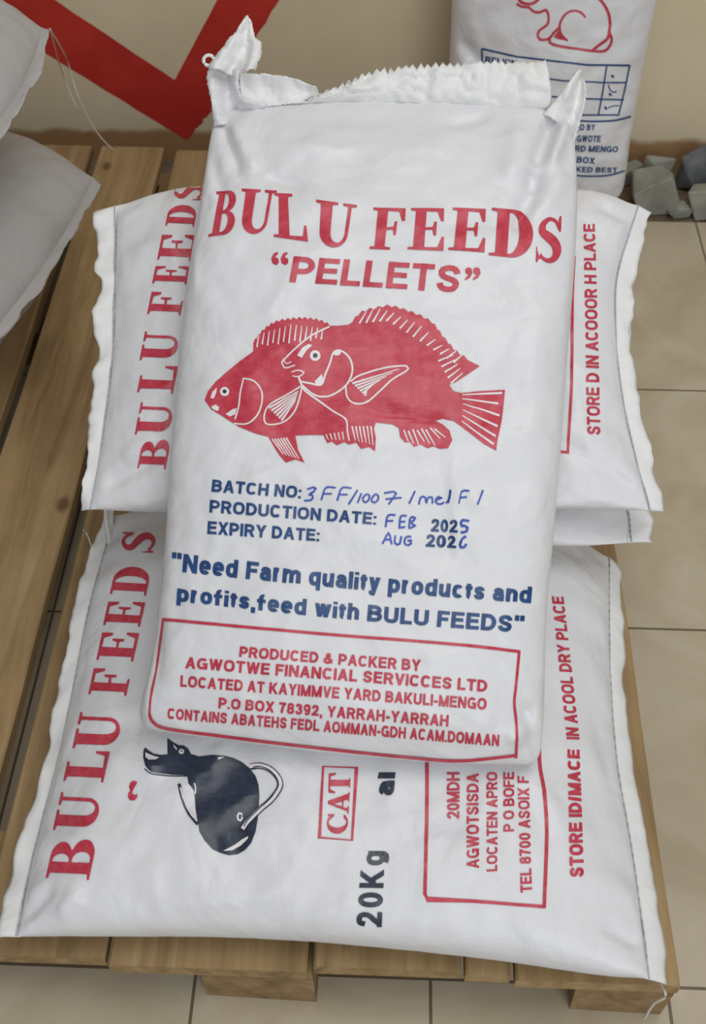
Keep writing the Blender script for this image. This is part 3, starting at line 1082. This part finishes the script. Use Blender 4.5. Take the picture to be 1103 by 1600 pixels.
# ================================================================== MIDDLE SACK (a sliver shows at the right)
pl = slope(0.90, 0.285, 16.0)
body, C = sack_body(
    pl,
    e0=[(300, 830), (305, 700), (310, 560), (315, 420)],
    e1=[(985, 848), (975, 760), (960, 620), (950, 470)],
    l=[(300, 830), (400, 838), (700, 842), (880, 852), (985, 848)],
    r=[(315, 420), (450, 400), (700, 400), (950, 470)],
    top=0.03, bot=lambda s: .035 + .16 * s, m=2.4, floor_z=PT + .003, lump=.004, pleat=.006, seed=4.4, nt=110, ns=46, avoid=(T_BOTTOM,))
sack = thing('feed_sack', 'mostly hidden feed sack, only its right corner showing between bottom and upper sacks', 'sack', (0, 1.1, .25))
T_MIDDLE = finish(body, C, pl, sack, hems=[dict(end=0, width=.02, seed=1.2), dict(end=1, width=.026, seed=7.7, wave=.012, ragged=.4, droop=.004)])

# ================================================================== UPPER SACK
pl = slope(0.92, 0.36, 27.0)
def updent(s, t):
    return 1 - .62 * max(0, min(1, (t - .13) / .10)) * max(0, min(1, (.90 - t) / .10))
body, C = sack_body(
    pl,
    e0=[(140, 796), (158, 700), (176, 560), (180, 440), (182, 322)],
    e1=[(1016, 798), (990, 706), (970, 610), (962, 520), (964, 430), (998, 322)],
    l=[(140, 796), (300, 802), (600, 800), (860, 794), (1016, 798)],
    r=[(182, 322), (300, 296), (600, 280), (900, 298), (998, 322)],
    top=0.055, bot=lambda s: .04 + .06 * s, m=2.5, pw=3.2, q=.6, lump=.005, pleat=.010, plen=.07, pfreq=9, seed=2.7, dent=updent, avoid=(T_BOTTOM, T_MIDDLE),
    creases=[((160, 760), (250, 715), 12, -.006), ((190, 720), (250, 680), 14, .005), ((200, 400), (290, 370), 14, .004),
             ((890, 560), (960, 640), 16, .004), ((880, 690), (1000, 770), 12, -.004), ((930, 318), (985, 345), 9, -.006)])
sack = thing('feed_sack', 'upper feed sack lying crosswise behind the fish sack, red lettering at its two ends', 'sack', (0, 1.15, .4))
pr = Print()
for ch, xl, xr, y0, y1 in (('B', 219, 263, 731, 686), ('U', 216, 268, 679, 629), ('L', 219, 274, 613, 571), ('U', 223, 277, 563, 518), ('F', 234, 285, 491, 456),
                           ('E', 241, 294, 443, 415), ('E', 250, 302, 406, 366), ('D', 262, 306, 353, 320), ('S', 272, 318, 312, 286)):
    k = 0.2 * (y0 - y1)
    pr.serif(ch, (xr - k * .5, y0 + 2), (xr + k * .5, y1 + 2), (xl - k * .5, y0), (xl + k * .5, y1), RED)
pr.text('STORE D IN ACOOOR H PLACE', (938, 680), (929, 350), (917, 681), (911, 352), RED, .2, shear=.12)
pr.stroke([(897, 400), (894, 470), (893, 600), (887, 706)], 4.2, RED)
pr.stroke([(889, 707), (840, 702)], 4.2, RED, smooth=False)
T_UPPER = finish(body, C, pl, sack, prints=pr, hems=[
    dict(end=0, width=0.026, seed=3.3, wave=.010, ragged=.45, widths=lambda s: .012 + .016 * s),
    dict(end=1, width=0.020, seed=8.8, wave=.008, ragged=.4, droop=.004)])

# ================================================================== FRONT SACK
pl = slope(0.667, 0.274, 34.0)


def front_fill(t):
    a, b = min(1, t / .13), min(1, (1 - t) / .34)
    return (1 - (1 - a) ** 2.2) ** .8 * (1 - (1 - b) ** 2.0) ** .75
fcre = [((866, 178), (838, 262), 12, -.014), ((838, 262), (832, 300), 11, -.014), ((888, 185), (856, 262), 13, .010), ((832, 300), (802, 362), 13, -.009), ((815, 190), (800, 290), 26, .007), ((880, 270), (850, 330), 18, .006),
        ((345, 190), (378, 280), 7, -.006), ((362, 190), (400, 270), 12, .005), ((330, 240), (350, 320), 10, -.004), ((412, 275), (480, 292), 8, -.004),
        ((690, 195), (770, 178), 9, -.005), ((480, 180), (640, 190), 14, -.003), ((560, 240), (720, 215), 22, .003), ((420, 250), (520, 215), 20, .003), ((440, 340), (600, 285), 24, .002), ((690, 700), (705, 900), 5, -.003), ((702, 690), (716, 890), 6, .003), ((230, 1010), (222, 1130), 9, .004),
        ((815, 1090), (850, 1200), 12, -.008), ((790, 1160), (840, 1130), 14, .006), ((570, 640), (680, 655), 6, -.0025), ((380, 590), (440, 540), 20, .002),
        ((250, 960), (246, 1080), 10, -.004), ((310, 520), (330, 700), 30, .003), ((840, 480), (830, 700), 22, .003)]
body, C = sack_body(
    pl,
    e0=[(256, 1142), (360, 1157), (480, 1172), (660, 1190), (800, 1196)],
    e1=[(342, 176), (450, 160), (600, 156), (750, 160), (872, 172)],
    l=[(256, 1142), (230, 1136), (222, 1108), (240, 1030), (258, 880), (273, 680), (292, 470), (318, 300), (330, 215), (342, 176)],
    r=[(800, 1196), (838, 1186), (847, 1130), (852, 960), (868, 780), (884, 560), (899, 360), (898, 240), (888, 200), (872, 172)],
    top=0.072, bot=0.045, m=3.0, pw=6.0, q=.55, lump=.005, pleat=.008, plen=.06, pfreq=7, seed=6.1, profile=front_fill, avoid=(T_BOTTOM, T_UPPER, T_MIDDLE), nt=220, ns=90, creases=fcre)
sack = thing('feed_sack', 'front feed sack with two overlapping red fish printed under its large red title', 'sack', (0, .9, .32))
pr = Print()
FK = (310, 280, .5258)
for ch, bl, br, tl, tr in (('B', (30, 172), (104, 162), (54, 38), (122, 33)), ('U', (114, 158), (210, 166), (130, 29), (234, 35)), ('L', (224, 172), (326, 187), (226, 42), (312, 47)),
                           ('U', (346, 196), (450, 208), (350, 62), (472, 78)), ('F', (508, 208), (604, 212), (520, 85), (618, 88)), ('E', (621, 209), (728, 214), (632, 87), (734, 88)),
                           ('E', (742, 211), (850, 218), (756, 85), (858, 90)), ('D', (862, 226), (990, 240), (872, 86), (998, 96)), ('S', (1000, 246), (1078, 256), (1006, 112), (1084, 110))):
    pr.serif(ch, *zc([bl, br, tl, tr], *FK), RED)
T = lambda s, q, o, ink, **kw: pr.text(s, *zc(q, *o), ink, **kw)
T('PELLETS', [(270, 306), (774, 338), (284, 230), (782, 258)], FK, RED, w=.20)
for cx in (228, 256):
    pr.poly_fill([zc([(cx - 8, 252 - 2), (cx - 11, 236), (cx - 4, 222), (cx + 8, 217), (cx + 10, 222), (cx + 3, 228), (cx + 2, 234), (cx + 10, 236), (cx + 12, 248), (cx + 4, 256)], *FK)], RED)
for cx in (802, 826):
    pr.poly_fill([zc([(cx + 9, 266), (cx + 12, 280), (cx + 4, 294), (cx - 10, 301), (cx - 11, 296), (cx - 3, 288), (cx - 1, 283), (cx - 8, 281), (cx - 10, 268), (cx - 1, 262)], *FK)], RED)
# ---- two fish
HK = (300, 440, .4896)
def spiny(top, n=3, amp=7):
    """saw the outer edge of a fin"""
    c = catmull([Vector((*p, 0)) for p in top], n * (len(top) - 1) * 2)
    return [(p.x, p.y - (amp if i % 2 else -amp * .3)) for i, p in enumerate(c)]
body1 = [(42, 378), (52, 350), (75, 322), (110, 290), (150, 258), (196, 224)] + spiny([(196, 196), (225, 160), (270, 130), (340, 120), (400, 124), (440, 140)], 3, 6) + \
        [(460, 142), (500, 138)] + spiny([(512, 128), (540, 100), (580, 88), (630, 80), (690, 96), (760, 128), (800, 176), (840, 222), (880, 250)], 2, 6) + \
        [(918, 270), (880, 296), (840, 322), (820, 328), (834, 350), (860, 356), (920, 350), (998, 346), (994, 390), (988, 440), (976, 500), (970, 540), (930, 518), (880, 478), (836, 446), (800, 438),
         (776, 444), (800, 456), (822, 476), (830, 506), (818, 532), (790, 534), (770, 526), (750, 532), (730, 520), (708, 528), (696, 512), (680, 514), (664, 496), (660, 468), (640, 456), (586, 450),
         (580, 470), (586, 500), (584, 542), (566, 528), (540, 534), (524, 514), (500, 520), (486, 512), (462, 522), (446, 510), (432, 516), (420, 490), (380, 490), (330, 492), (340, 540), (360, 578),
         (330, 568), (300, 578), (280, 556), (262, 528), (244, 496), (200, 484), (150, 464), (100, 432), (62, 408)]
pr.poly_fill([zc(body1, *HK)], RED)
B_ = lambda pts, w, w2=None, sm=True, cl=False: pr.stroke(zc(pts, *HK), w, BARE, 1, sm, cl, w2)
# front fish face and gill
B_([(286, 258), (330, 214), (380, 174), (440, 144)], 2.6)
B_([(286, 258), (298, 276), (330, 268)], 2.2)
B_([(290, 246), (302, 262), (318, 256)], 1.6)
B_([(318, 290), (340, 284), (358, 292), (340, 304), (322, 302)], 2.0)
pr.poly_fill([zc([(336, 236), (352, 212), (372, 200), (384, 204), (366, 220), (350, 244)], *HK)], BARE, 1)
for cx, cy, rr in ((393, 237, 17), (105, 351, 15)):
    pr.poly_fill([zc(arc(cx, cy, rr, rr, 0, 345, 20), *HK)], BARE, 1)
    pr.poly_fill([zc(arc(cx, cy, rr * .45, rr * .45, 0, 345, 12), *HK)], NAVY, 2)
B_([(350, 320), (380, 326), (412, 330), (424, 300), (440, 262), (452, 226), (476, 222), (502, 244), (512, 280), (500, 320), (470, 350), (430, 368), (390, 362), (350, 330)], 2.8)
pr.poly_fill([zc(arc(462, 228, 13, 9, 0, 340, 12), *HK)], BARE, 1)
pr.poly_fill([zc([(392, 318), (414, 296), (418, 310), (412, 330), (394, 330)], *HK)], BARE, 1)
B_([(340, 304), (350, 330), (362, 350), (400, 378), (450, 414), (490, 440), (496, 480), (502, 508)], 3.2, 2.2)
# pectoral fins
B_([(490, 330), (496, 372), (520, 390), (556, 386), (600, 350), (640, 312), (686, 284), (684, 270), (640, 272), (590, 282), (530, 302), (506, 320)], 2.6)
for k in range(6):
    a = (512 + k * 8, 326 + k * 8)
    b_ = (660 - k * 20, 280 + k * 12)
    B_([a, b_], 3.4, 1.2, False)
B_([(352, 332), (300, 364), (250, 392), (232, 420), (234, 452), (264, 456), (300, 444), (330, 410), (346, 360), (352, 332)], 2.4)
for k in range(6):
    B_([(340 - k * 2, 350 + k * 6), (246 + k * 8, 404 + k * 8)], 1.4, 3.4, False)
# rear fish gill and mouth
B_([(166, 310), (156, 350), (150, 400), (138, 440)], 2.4)
B_([(166, 310), (198, 318), (222, 350), (222, 392), (206, 430), (176, 454), (134, 454)], 2.4)
pr.poly_fill([zc([(60, 372), (66, 352), (80, 338), (78, 356), (70, 374)], *HK)], BARE, 1)
pr.poly_fill([zc([(62, 400), (76, 392), (88, 402), (84, 414), (70, 410)], *HK)], BARE, 1)
pr.poly_fill([zc([(108, 424), (130, 408), (144, 404), (140, 424), (122, 432)], *HK)], BARE, 1)
# fin rays
for k in range(15):
    f = k / 14
    x = 540 + f * 300
    y0 = (130 - 10 * math.sin(f * 3)) if f < .3 else 122 + (f - .3) * 190
    ln_ = 34 + 8 * math.sin(k)
    B_([(x - 6, y0 + 4), (x + 16 + 8 * f, y0 - ln_ + 20 * f)], 3.0, 1.4, False)
for k in range(5):
    B_([(786 + k * 10, 254 + k * 18), (832 + k * 8, 236 + k * 14)], 3.0, 1.4, False)
for k in range(13):
    x = 208 + k * 17
    B_([(x, 210 - k * 2.0 - (6 if k % 2 else 0)), (x + 6, 168 - min(k, 6) * 5 + max(0, k - 6) * 2)], 2.6, 1.2, False)
for a, b_ in (((862, 362), (988, 356)), ((862, 374), (976, 390)), ((864, 390), (980, 428)), ((864, 410), (974, 462)), ((862, 428), (968, 494)), ((860, 446), (962, 520))):
    B_([a, b_], 1.4, 3.6, False)
for k in range(8):
    B_([(676 + k * 14, 474 + (k % 2) * 4 - k), (690 + k * 17, 512 + (k % 3) * 6 - max(0, k - 5) * 10)], 2.6, 1.4, False)
for k in range(6):
    B_([(510 + k * 12, 462), (522 + k * 11, 508 + k * 3)], 2.4, 1.3, False)
for k in range(5):
    B_([(428 + k * 13, 488 - k * 2), (436 + k * 12, 506)], 2.2, 1.2, False)
for k in range(6):
    B_([(256 + k * 9, 504 + k * -1), (292 + k * 10, 552 + k * 3)], 2.4, 1.3, False)
# ---- blue block
BK = (250, 720, .5893)
T('BATCH NO:', [(137, 82), (373, 100), (140, 50), (377, 68)], BK, BLUE)
T('PRODUCTION DATE:', [(132, 137), (572, 170), (134, 104), (575, 138)], BK, BLUE)
T('EXPIRY DATE:', [(126, 194), (422, 214), (128, 160), (424, 182)], BK, BLUE)
T('202', [(718, 188), (788, 191), (720, 154), (790, 157)], BK, BLUE)
T('202', [(704, 228), (784, 232), (706, 195), (786, 199)], BK, BLUE)
S_ = lambda pts, w=2.7, sm=True, ink=PEN: pr.stroke(zc(pts, *BK), w, ink, 0, sm)
for g in ([(390, 76), (412, 70), (408, 82), (394, 88), (406, 92), (402, 104), (382, 106)],
          [(428, 104), (440, 72), (466, 72)], [(433, 88), (456, 88)], [(470, 106), (482, 73), (508, 73)], [(476, 90), (498, 90)],
          [(500, 116), (524, 78)], [(524, 112), (534, 86)], [(548, 88), (538, 98), (540, 110), (550, 108), (556, 96), (550, 88)], [(572, 88), (562, 98), (562, 110), (572, 110), (580, 98), (574, 88)],
          [(594, 86), (626, 84), (606, 116)], [(598, 102), (640, 98)], [(660, 114), (676, 80)],
          [(686, 116), (692, 96), (704, 98), (704, 114), (712, 97), (722, 98), (722, 114)], [(730, 106), (746, 98), (736, 96), (730, 108), (740, 116), (752, 110)],
          [(756, 112), (768, 104), (772, 76), (766, 112)], [(792, 114), (800, 82), (820, 80)], [(796, 98), (814, 96)], [(842, 116), (856, 78)]):
    S_(g)
for g in ([(598, 176), (604, 146), (624, 144)], [(600, 160), (618, 159)], [(634, 178), (638, 148), (654, 146)], [(636, 162), (650, 161)], [(632, 178), (650, 176)],
          [(660, 180), (664, 150), (678, 154), (664, 164), (676, 172), (660, 180)],
          [(590, 220), (606, 192), (614, 222)], [(596, 210), (612, 209)], [(624, 198), (622, 218), (634, 222), (640, 200)], [(666, 202), (652, 202), (648, 220), (662, 224), (666, 212), (656, 212)],
          [(820, 160), (800, 158), (798, 172), (814, 174), (812, 188), (796, 190)], [(812, 200), (800, 208), (794, 226), (806, 230), (812, 220)]):
    S_(g, 3.0 if g[0][0] < 790 else 3.8)
T('"Need Farm quality products and', [(30, 292), (982, 378), (34, 244), (986, 334)], BK, BLUE, w=.225, sag=-3)
T('profits,feed with BULU FEEDS"', [(45, 372), (962, 456), (48, 330), (966, 412)], BK, BLUE, w=.225, sag=-4)
# ---- red address panel
pr.stroke([(256, 968), (500, 990), (700, 1006), (812, 1018)], 4.6, RED)
pr.stroke([(811, 1016), (806, 1070), (803, 1100), (807, 1140), (806, 1184)], 4.0, RED)
pr.stroke([(806, 1180), (720, 1188), (640, 1183), (480, 1166), (350, 1150), (262, 1138), (240, 1128), (234, 1116)], 4.6, RED)
pr.stroke([(256, 966), (246, 1040), (236, 1090), (234, 1118)], 3.4, RED)
for s, q in (('PRODUCED & PACKER BY', [(210, 520), (690, 558), (213, 492), (692, 528)]),
             ('AGWOTWE FINANCIAL SERVICCES LTD', [(67, 550), (866, 613), (70, 520), (868, 582)]),
             ('LOCATED AT KAYIMMVE YARD BAKULI-MENGO', [(54, 598), (864, 660), (56, 569), (866, 630)]),
             ('P.O BOX 78392, YARRAH-YARRAH', [(155, 655), (764, 704), (157, 627), (766, 674)]),
             ('CONTAINS ABATEHS FEDL AOMMAN-GDH ACAM.DOMAAN', [(20, 683), (898, 756), (22, 655), (900, 726)])):
    T(s, q, BK, RED)
T_FRONT = BVHTree.FromBMesh(body)
pr.lay(body)
link_mesh('body', body, [M_SACK] + INKS, sack)

# sewn mouth of the front sack: crumpled flap with a saw-cut edge, and two ears
fl = Plane(pl.at(600, 160) + pl.n * 0.004, Vector((0, -math.sin(math.radians(52)), math.cos(math.radians(52)))))
zig = []
zt = catmull([Vector((*p, 0)) for p in ((492, 150), (520, 141), (552, 126), (592, 113), (640, 106), (700, 103), (780, 99), (852, 96))], 64)
for i, p in enumerate(zt):
    zig.append((p.x + random.uniform(-1, 1), p.y + (4.5 if i % 2 else -3.5) * (random.uniform(.4, 1.2) if p.x < 800 else .3) + 2.5 * nz(i * .3) + random.uniform(-1, 1)))
bm = bmesh.new()
low = catmull([Vector((*p, 0)) for p in ((470, 163), (560, 160), (680, 163), (780, 168), (862, 172))], 64)
g = []
for k in range(17):
    u = k / 16
    row = []
    for a, b in zip(low, zig):
        q = Vector((a.x, a.y)).lerp(Vector(b), u)
        p = fl.at(q.x, q.y)
        w = 0.012 * u * (nz(q.x * .03, u * 1.5, 2) + .6 * nz(q.x * .08, u * 2, 5)) + .010 * math.sin(u * PI) + .007 * abs(nz(q.x * .05 + u * 2, u * 3, 8)) + .004 * abs(nz(q.x * .13, u * 6, 1))
        row.append(bm.verts.new(p + fl.n * w))
    g.append(row)
for i in range(16):
    for j in range(64):
        bm.faces.new((g[i][j], g[i][j + 1], g[i + 1][j + 1], g[i + 1][j]))
bmesh.ops.recalc_face_normals(bm, faces=bm.faces[:])
link_mesh('top_flap', bm, M_HEM, sack, solid=.0018)
# left ear: neck, twisted tip, folded band
bm = patch(fl, [(338, 200), (370, 196), (400, 176), (420, 166)], [(329, 108), (345, 108), (362, 112), (378, 112)], [(338, 200), (334, 165), (326, 125), (329, 108)], [(420, 166), (384, 160), (376, 135), (378, 112)],
           .008, 1.0, .004, lifts=lambda s, t: .012 * math.sin(s * 7 + 1) * (1 - t * .3))
link_mesh('neck_fold', bm, M_SACK, sack, solid=.0018)
bm = patch(fl, [(329, 113), (350, 116), (372, 122), (402, 114)], [(384, 33), (387, 29), (390, 31), (394, 38)], [(329, 113), (336, 96), (356, 72), (372, 52), (384, 33)], [(402, 114), (410, 90), (409, 70), (400, 62), (394, 38)],
           .008, 4.0, .012, lifts=lambda s, t: .012 * math.sin(s * 9) * (1 - t) - .004 * t)
link_mesh('top_ear', bm, M_HEM, sack, solid=.0018)
bm = patch(fl, [(379, 168), (416, 168), (450, 164), (500, 158)], [(377, 118), (413, 119), (454, 124), (494, 138)], [(379, 168), (376, 140), (377, 118)], [(500, 158), (498, 146), (494, 138)],
           .005, 7.0, .006, lifts=lambda s, t: .010 * t * (1 - s) - .006 * math.sin(t * PI))
link_mesh('folded_band', bm, M_HEM, sack, solid=.0018)
pts = [fl.at(329 + 8 * math.cos(a), 98 + 8 * math.sin(a)) + fl.n * .014 for a in [i * 2 * PI / 16 + .6 for i in range(15)]]
thread(sack, pts, .0022, 'thread_loop', M_HEM)
# right ear
bm = patch(fl, [(846, 182), (862, 190), (878, 205), (894, 226)], [(898, 116), (904, 110), (908, 116), (911, 128)], [(846, 182), (862, 164), (880, 140), (898, 116)], [(894, 226), (904, 190), (911, 160), (911, 128)],
           .006, 9.0, .006, lifts=lambda s, t: .010 * math.sin(s * 6 + .5) * (1 - .3 * t))
link_mesh('top_ear', bm, M_HEM, sack, solid=.0018)

# ================================================================== STANDING SACK BY THE WALL
pl = Plane((0, 2.03, .05), (0, -math.sin(math.radians(80)), math.cos(math.radians(80))))
body, C = sack_body(
    pl,
    e0=[(730, 318), (800, 322), (880, 320), (950, 314)],
    e1=[(700, -420), (820, -440), (960, -440), (1090, -410)],
    l=[(730, 318), (704, 290), (700, 160), (706, 0), (706, -200), (700, -420)],
    r=[(950, 314), (972, 292), (984, 210), (1002, 110), (1024, 0), (1060, -200), (1090, -410)],
    top=0.09, bot=0.075, m=2.5, pw=5, q=.55, lump=.006, pleat=.010, plen=.06, pfreq=7, seed=9.2, nt=150, ns=60,
    creases=[((715, 60), (760, 110), 10, -.008), ((720, 80), (740, 150), 12, .006), ((960, 240), (985, 180), 14, -.004)])
sack = thing('feed_sack', 'standing white sack against the wall with a red rabbit outline and blue table', 'sack', (.35, 2.05, 0))
pr = Print()
RK = (680, 0, .3835)
R_ = lambda pts, w=3.6, ink=RED: pr.stroke(zc(pts, *RK), w, ink, 0)
R_([(332, 14), (352, 26), (384, 30), (396, 44), (424, 50), (452, 40), (462, 70), (456, 100), (424, 124), (418, 148), (432, 162), (464, 156), (484, 132), (510, 108)], 3.8)
R_([(340, -10), (350, 8), (384, 16), (410, 6), (426, -10)], 4.5)
R_([(612, 70), (590, 48), (556, 44), (528, 60), (510, 90), (506, 118), (518, 146), (540, 166)], 3.6)
pr.poly_fill([zc([(482, 150), (500, 126), (512, 124), (520, 146), (540, 166), (500, 158)], *RK)], RED)
R_([(466, 158), (470, 176), (520, 190), (590, 200), (650, 208), (690, 206), (712, 184), (718, 156), (708, 130)], 4.0)
R_([(640, 206), (660, 188), (700, 158), (708, 130), (712, 90), (700, 40), (664, -10), (600, -60), (500, -80), (430, -50)], 4.4)
b_ = lambda pts, w=2.6: pr.stroke(zc(pts, *RK), w, BLUE, 0, False)
b_([(194, 300), (190, 198)], 2.6)
b_([(190, 198), (330, 230), (480, 248), (620, 264), (792, 266)], 3.0)
b_([(792, 264), (770, 370), (746, 468)], 2.4)
b_([(698, 268), (682, 370), (664, 468)], 2.4)
b_([(300, 300), (520, 328), (690, 336), (778, 336)], 2.4)
b_([(420, 390), (620, 402), (768, 406)], 2.4)
b_([(420, 460), (600, 468), (746, 468)], 2.4)
pr.stroke(zc([(560, 490), (640, 494), (730, 490), (796, 474)], *RK), 2.8, BLUE)
T2 = lambda s, q, **kw: pr.text(s, *zc(q, *RK), BLUE, **kw)
T2('RELION', [(204, 256), (330, 262), (206, 228), (334, 246)])
for x, y in ((722, 310), (712, 384), (694, 440)):
    pr.stroke(zc([(x - 5, y - 5), (x + 5, y + 5)], *RK), 3.4, BLUE, 0, False)
pr.stroke(zc([(704, 344), (712, 366), (728, 376), (738, 370)], *RK), 1.8, BLUE)
pr.stroke(zc([(704, 440), (720, 432), (748, 430)], *RK), 1.6, BLUE)
T2('PACKED BY', [(500, 530), (650, 530), (502, 504), (652, 506)])
T2('AGWOTE', [(556, 576), (672, 578), (560, 550), (676, 552)])
T2('YARD MENGO', [(520, 616), (742, 620), (524, 590), (746, 596)])
T2('BOX', [(574, 662), (648, 668), (578, 636), (652, 642)])
T2('PACKED BEST', [(500, 700), (740, 702), (504, 676), (742, 682)])
pr.stroke(zc([(500, 702), (600, 716), (700, 714), (770, 696)], *RK), 2.6, BLUE)
finish(body, C, pl, sack, prints=pr, hems=[dict(end=1, width=.03, seed=4.1)])

# ================================================================== LEFT SACKS (SHADE PUT INTO THEIR GREY)
pl = Plane((0, 1.55, .30), (0.05, -.10, 1))
body, C = sack_body(
    pl,
    e0=[(-560, 700), (-600, 500), (-520, 240)],
    e1=[(-90, 640), (-14, 525), (58, 430), (118, 335), (146, 278)],
    l=[(-560, 700), (-340, 720), (-90, 640)],
    r=[(-520, 240), (-200, 200), (30, 222), (146, 278)],
    top=.085, bot=.15, m=2.3, pw=3.0, q=.6, lump=.006, pleat=.012, plen=.10, pfreq=6, seed=11.0, nt=120, ns=60, floor_z=PT + .003)
sack = thing('feed_sack', 'lower shade-greyed unprinted sack at the far left, its pinched corner above the pallet board', 'sack', (-.9, 1.5, 0))
finish(body, C, pl, sack, mats=[M_SHADE_GREY], hem=M_SHADE_GREY, hems=[dict(end=1, width=.016, seed=6.6, wave=.006, ragged=.4, droop=.004, stitch=False, floor_z=PT + .004)])
pl = Plane((0, 1.62, .56), (0.05, -.10, 1))
body, C = sack_body(
    pl,
    e0=[(-560, 420), (-600, 200), (-520, -40)],
    e1=[(-110, 340), (-12, 205), (32, 140), (54, 90), (66, 44)],
    l=[(-560, 420), (-340, 420), (-110, 340)],
    r=[(-520, -40), (-200, -40), (-30, 0), (66, 44)],
    top=.08, bot=.10, m=2.3, pw=3.0, q=.6, lump=.006, pleat=.012, plen=.10, pfreq=6, seed=14.0, nt=120, ns=60)
sack = thing('feed_sack', 'upper shade-greyed unprinted sack at the far left with loose threads off its corner', 'sack', (-.9, 1.6, .4))
finish(body, C, pl, sack, mats=[M_SHADE_GREY], hem=M_SHADE_GREY, hems=[dict(end=1, width=.016, seed=9.6, wave=.006, ragged=.4, stitch=False)])
tip = pl.at(78, 45)
wl = Plane((0, 1.98, 0), (0, -1, 0))
thread(sack, [tip, wl.at(104, 92), wl.at(122, 150), wl.at(150, 205), wl.at(182, 240)], .0013)
thread(sack, [tip, wl.at(96, 110), wl.at(116, 160), wl.at(126, 178)], .0010)

# ================================================================== RUBBLE BY THE WALL
def chunk(px, py, y, size, mat, seed, label):
    d = ray(px, py)
    c = CAM + d * ((y - CAM.y) / d.y)
    bm = bmesh.new()
    rnd = random.Random(seed)
    for sx in (-1, 1):
        for sy in (-1, 1):
            for sz in (-1, 1):
                bm.verts.new((sx * size[0] * rnd.uniform(.35, 1), sy * size[1] * rnd.uniform(.4, 1), sz * size[2] * rnd.uniform(.35, 1)))
    for _ in range(6):
        bm.verts.new((rnd.uniform(-1, 1) * size[0], rnd.uniform(-.9, .9) * size[1], rnd.uniform(-.9, .9) * size[2]))
    r = bmesh.ops.convex_hull(bm, input=bm.verts[:])
    bmesh.ops.delete(bm, geom=list({e for e in r['geom_interior'] + r['geom_unused'] if isinstance(e, bmesh.types.BMVert)}), context='VERTS')
    bmesh.ops.dissolve_limit(bm, angle_limit=.15, verts=bm.verts[:], edges=bm.edges[:])
    bmesh.ops.bevel(bm, geom=bm.edges[:], offset=.0025, segments=1, affect='EDGES')
    bmesh.ops.rotate(bm, verts=bm.verts[:], matrix=Matrix.Rotation(rnd.uniform(-.5, .5), 3, 'Z') @ Matrix.Rotation(rnd.uniform(-.35, .35), 3, 'Y'))
    zmin = min(v.co.z for v in bm.verts)
    c.z = -0.0118 - zmin
    for v in bm.verts:
        v.co += c
    o = link_mesh('rubble_chunk', bm, mat, None, smooth=False)
    tag(o, label, 'rubble', 'broken masonry along the foot of the wall')


chunk(1020, 296, 2.10, (.066, .042, .056), M_STONE, 3, 'largest pale grey broken chunk lying beside the standing rabbit sack')
chunk(1120, 312, 2.078, (.062, .034, .040), M_STONE, 5, 'flat pale grey chunk resting at the edge of the floor tiles')
chunk(1090, 270, 2.18, (.050, .028, .050), M_STONE_D, 8, 'dark grey chunk behind the flat pale one, against the wall')
chunk(1028, 268, 2.19, (.036, .020, .040), M_STONE, 12, 'small grey chunk against the wall, behind the largest chunk')
chunk(940, 302, 2.06, (.035, .03, .025), M_STONE_D, 21, 'dark grey chunk wedged beneath the standing rabbit sack')
chunk(1062, 318, 2.072, (.028, .022, .018), M_STONE, 31, 'smallest pale grey chunk in front of the largest one, near the tile edge')
chunk(988, 262, 2.19, (.030, .018, .028), M_STONE, 37, 'grey chunk tucked between the standing rabbit sack and the wall')
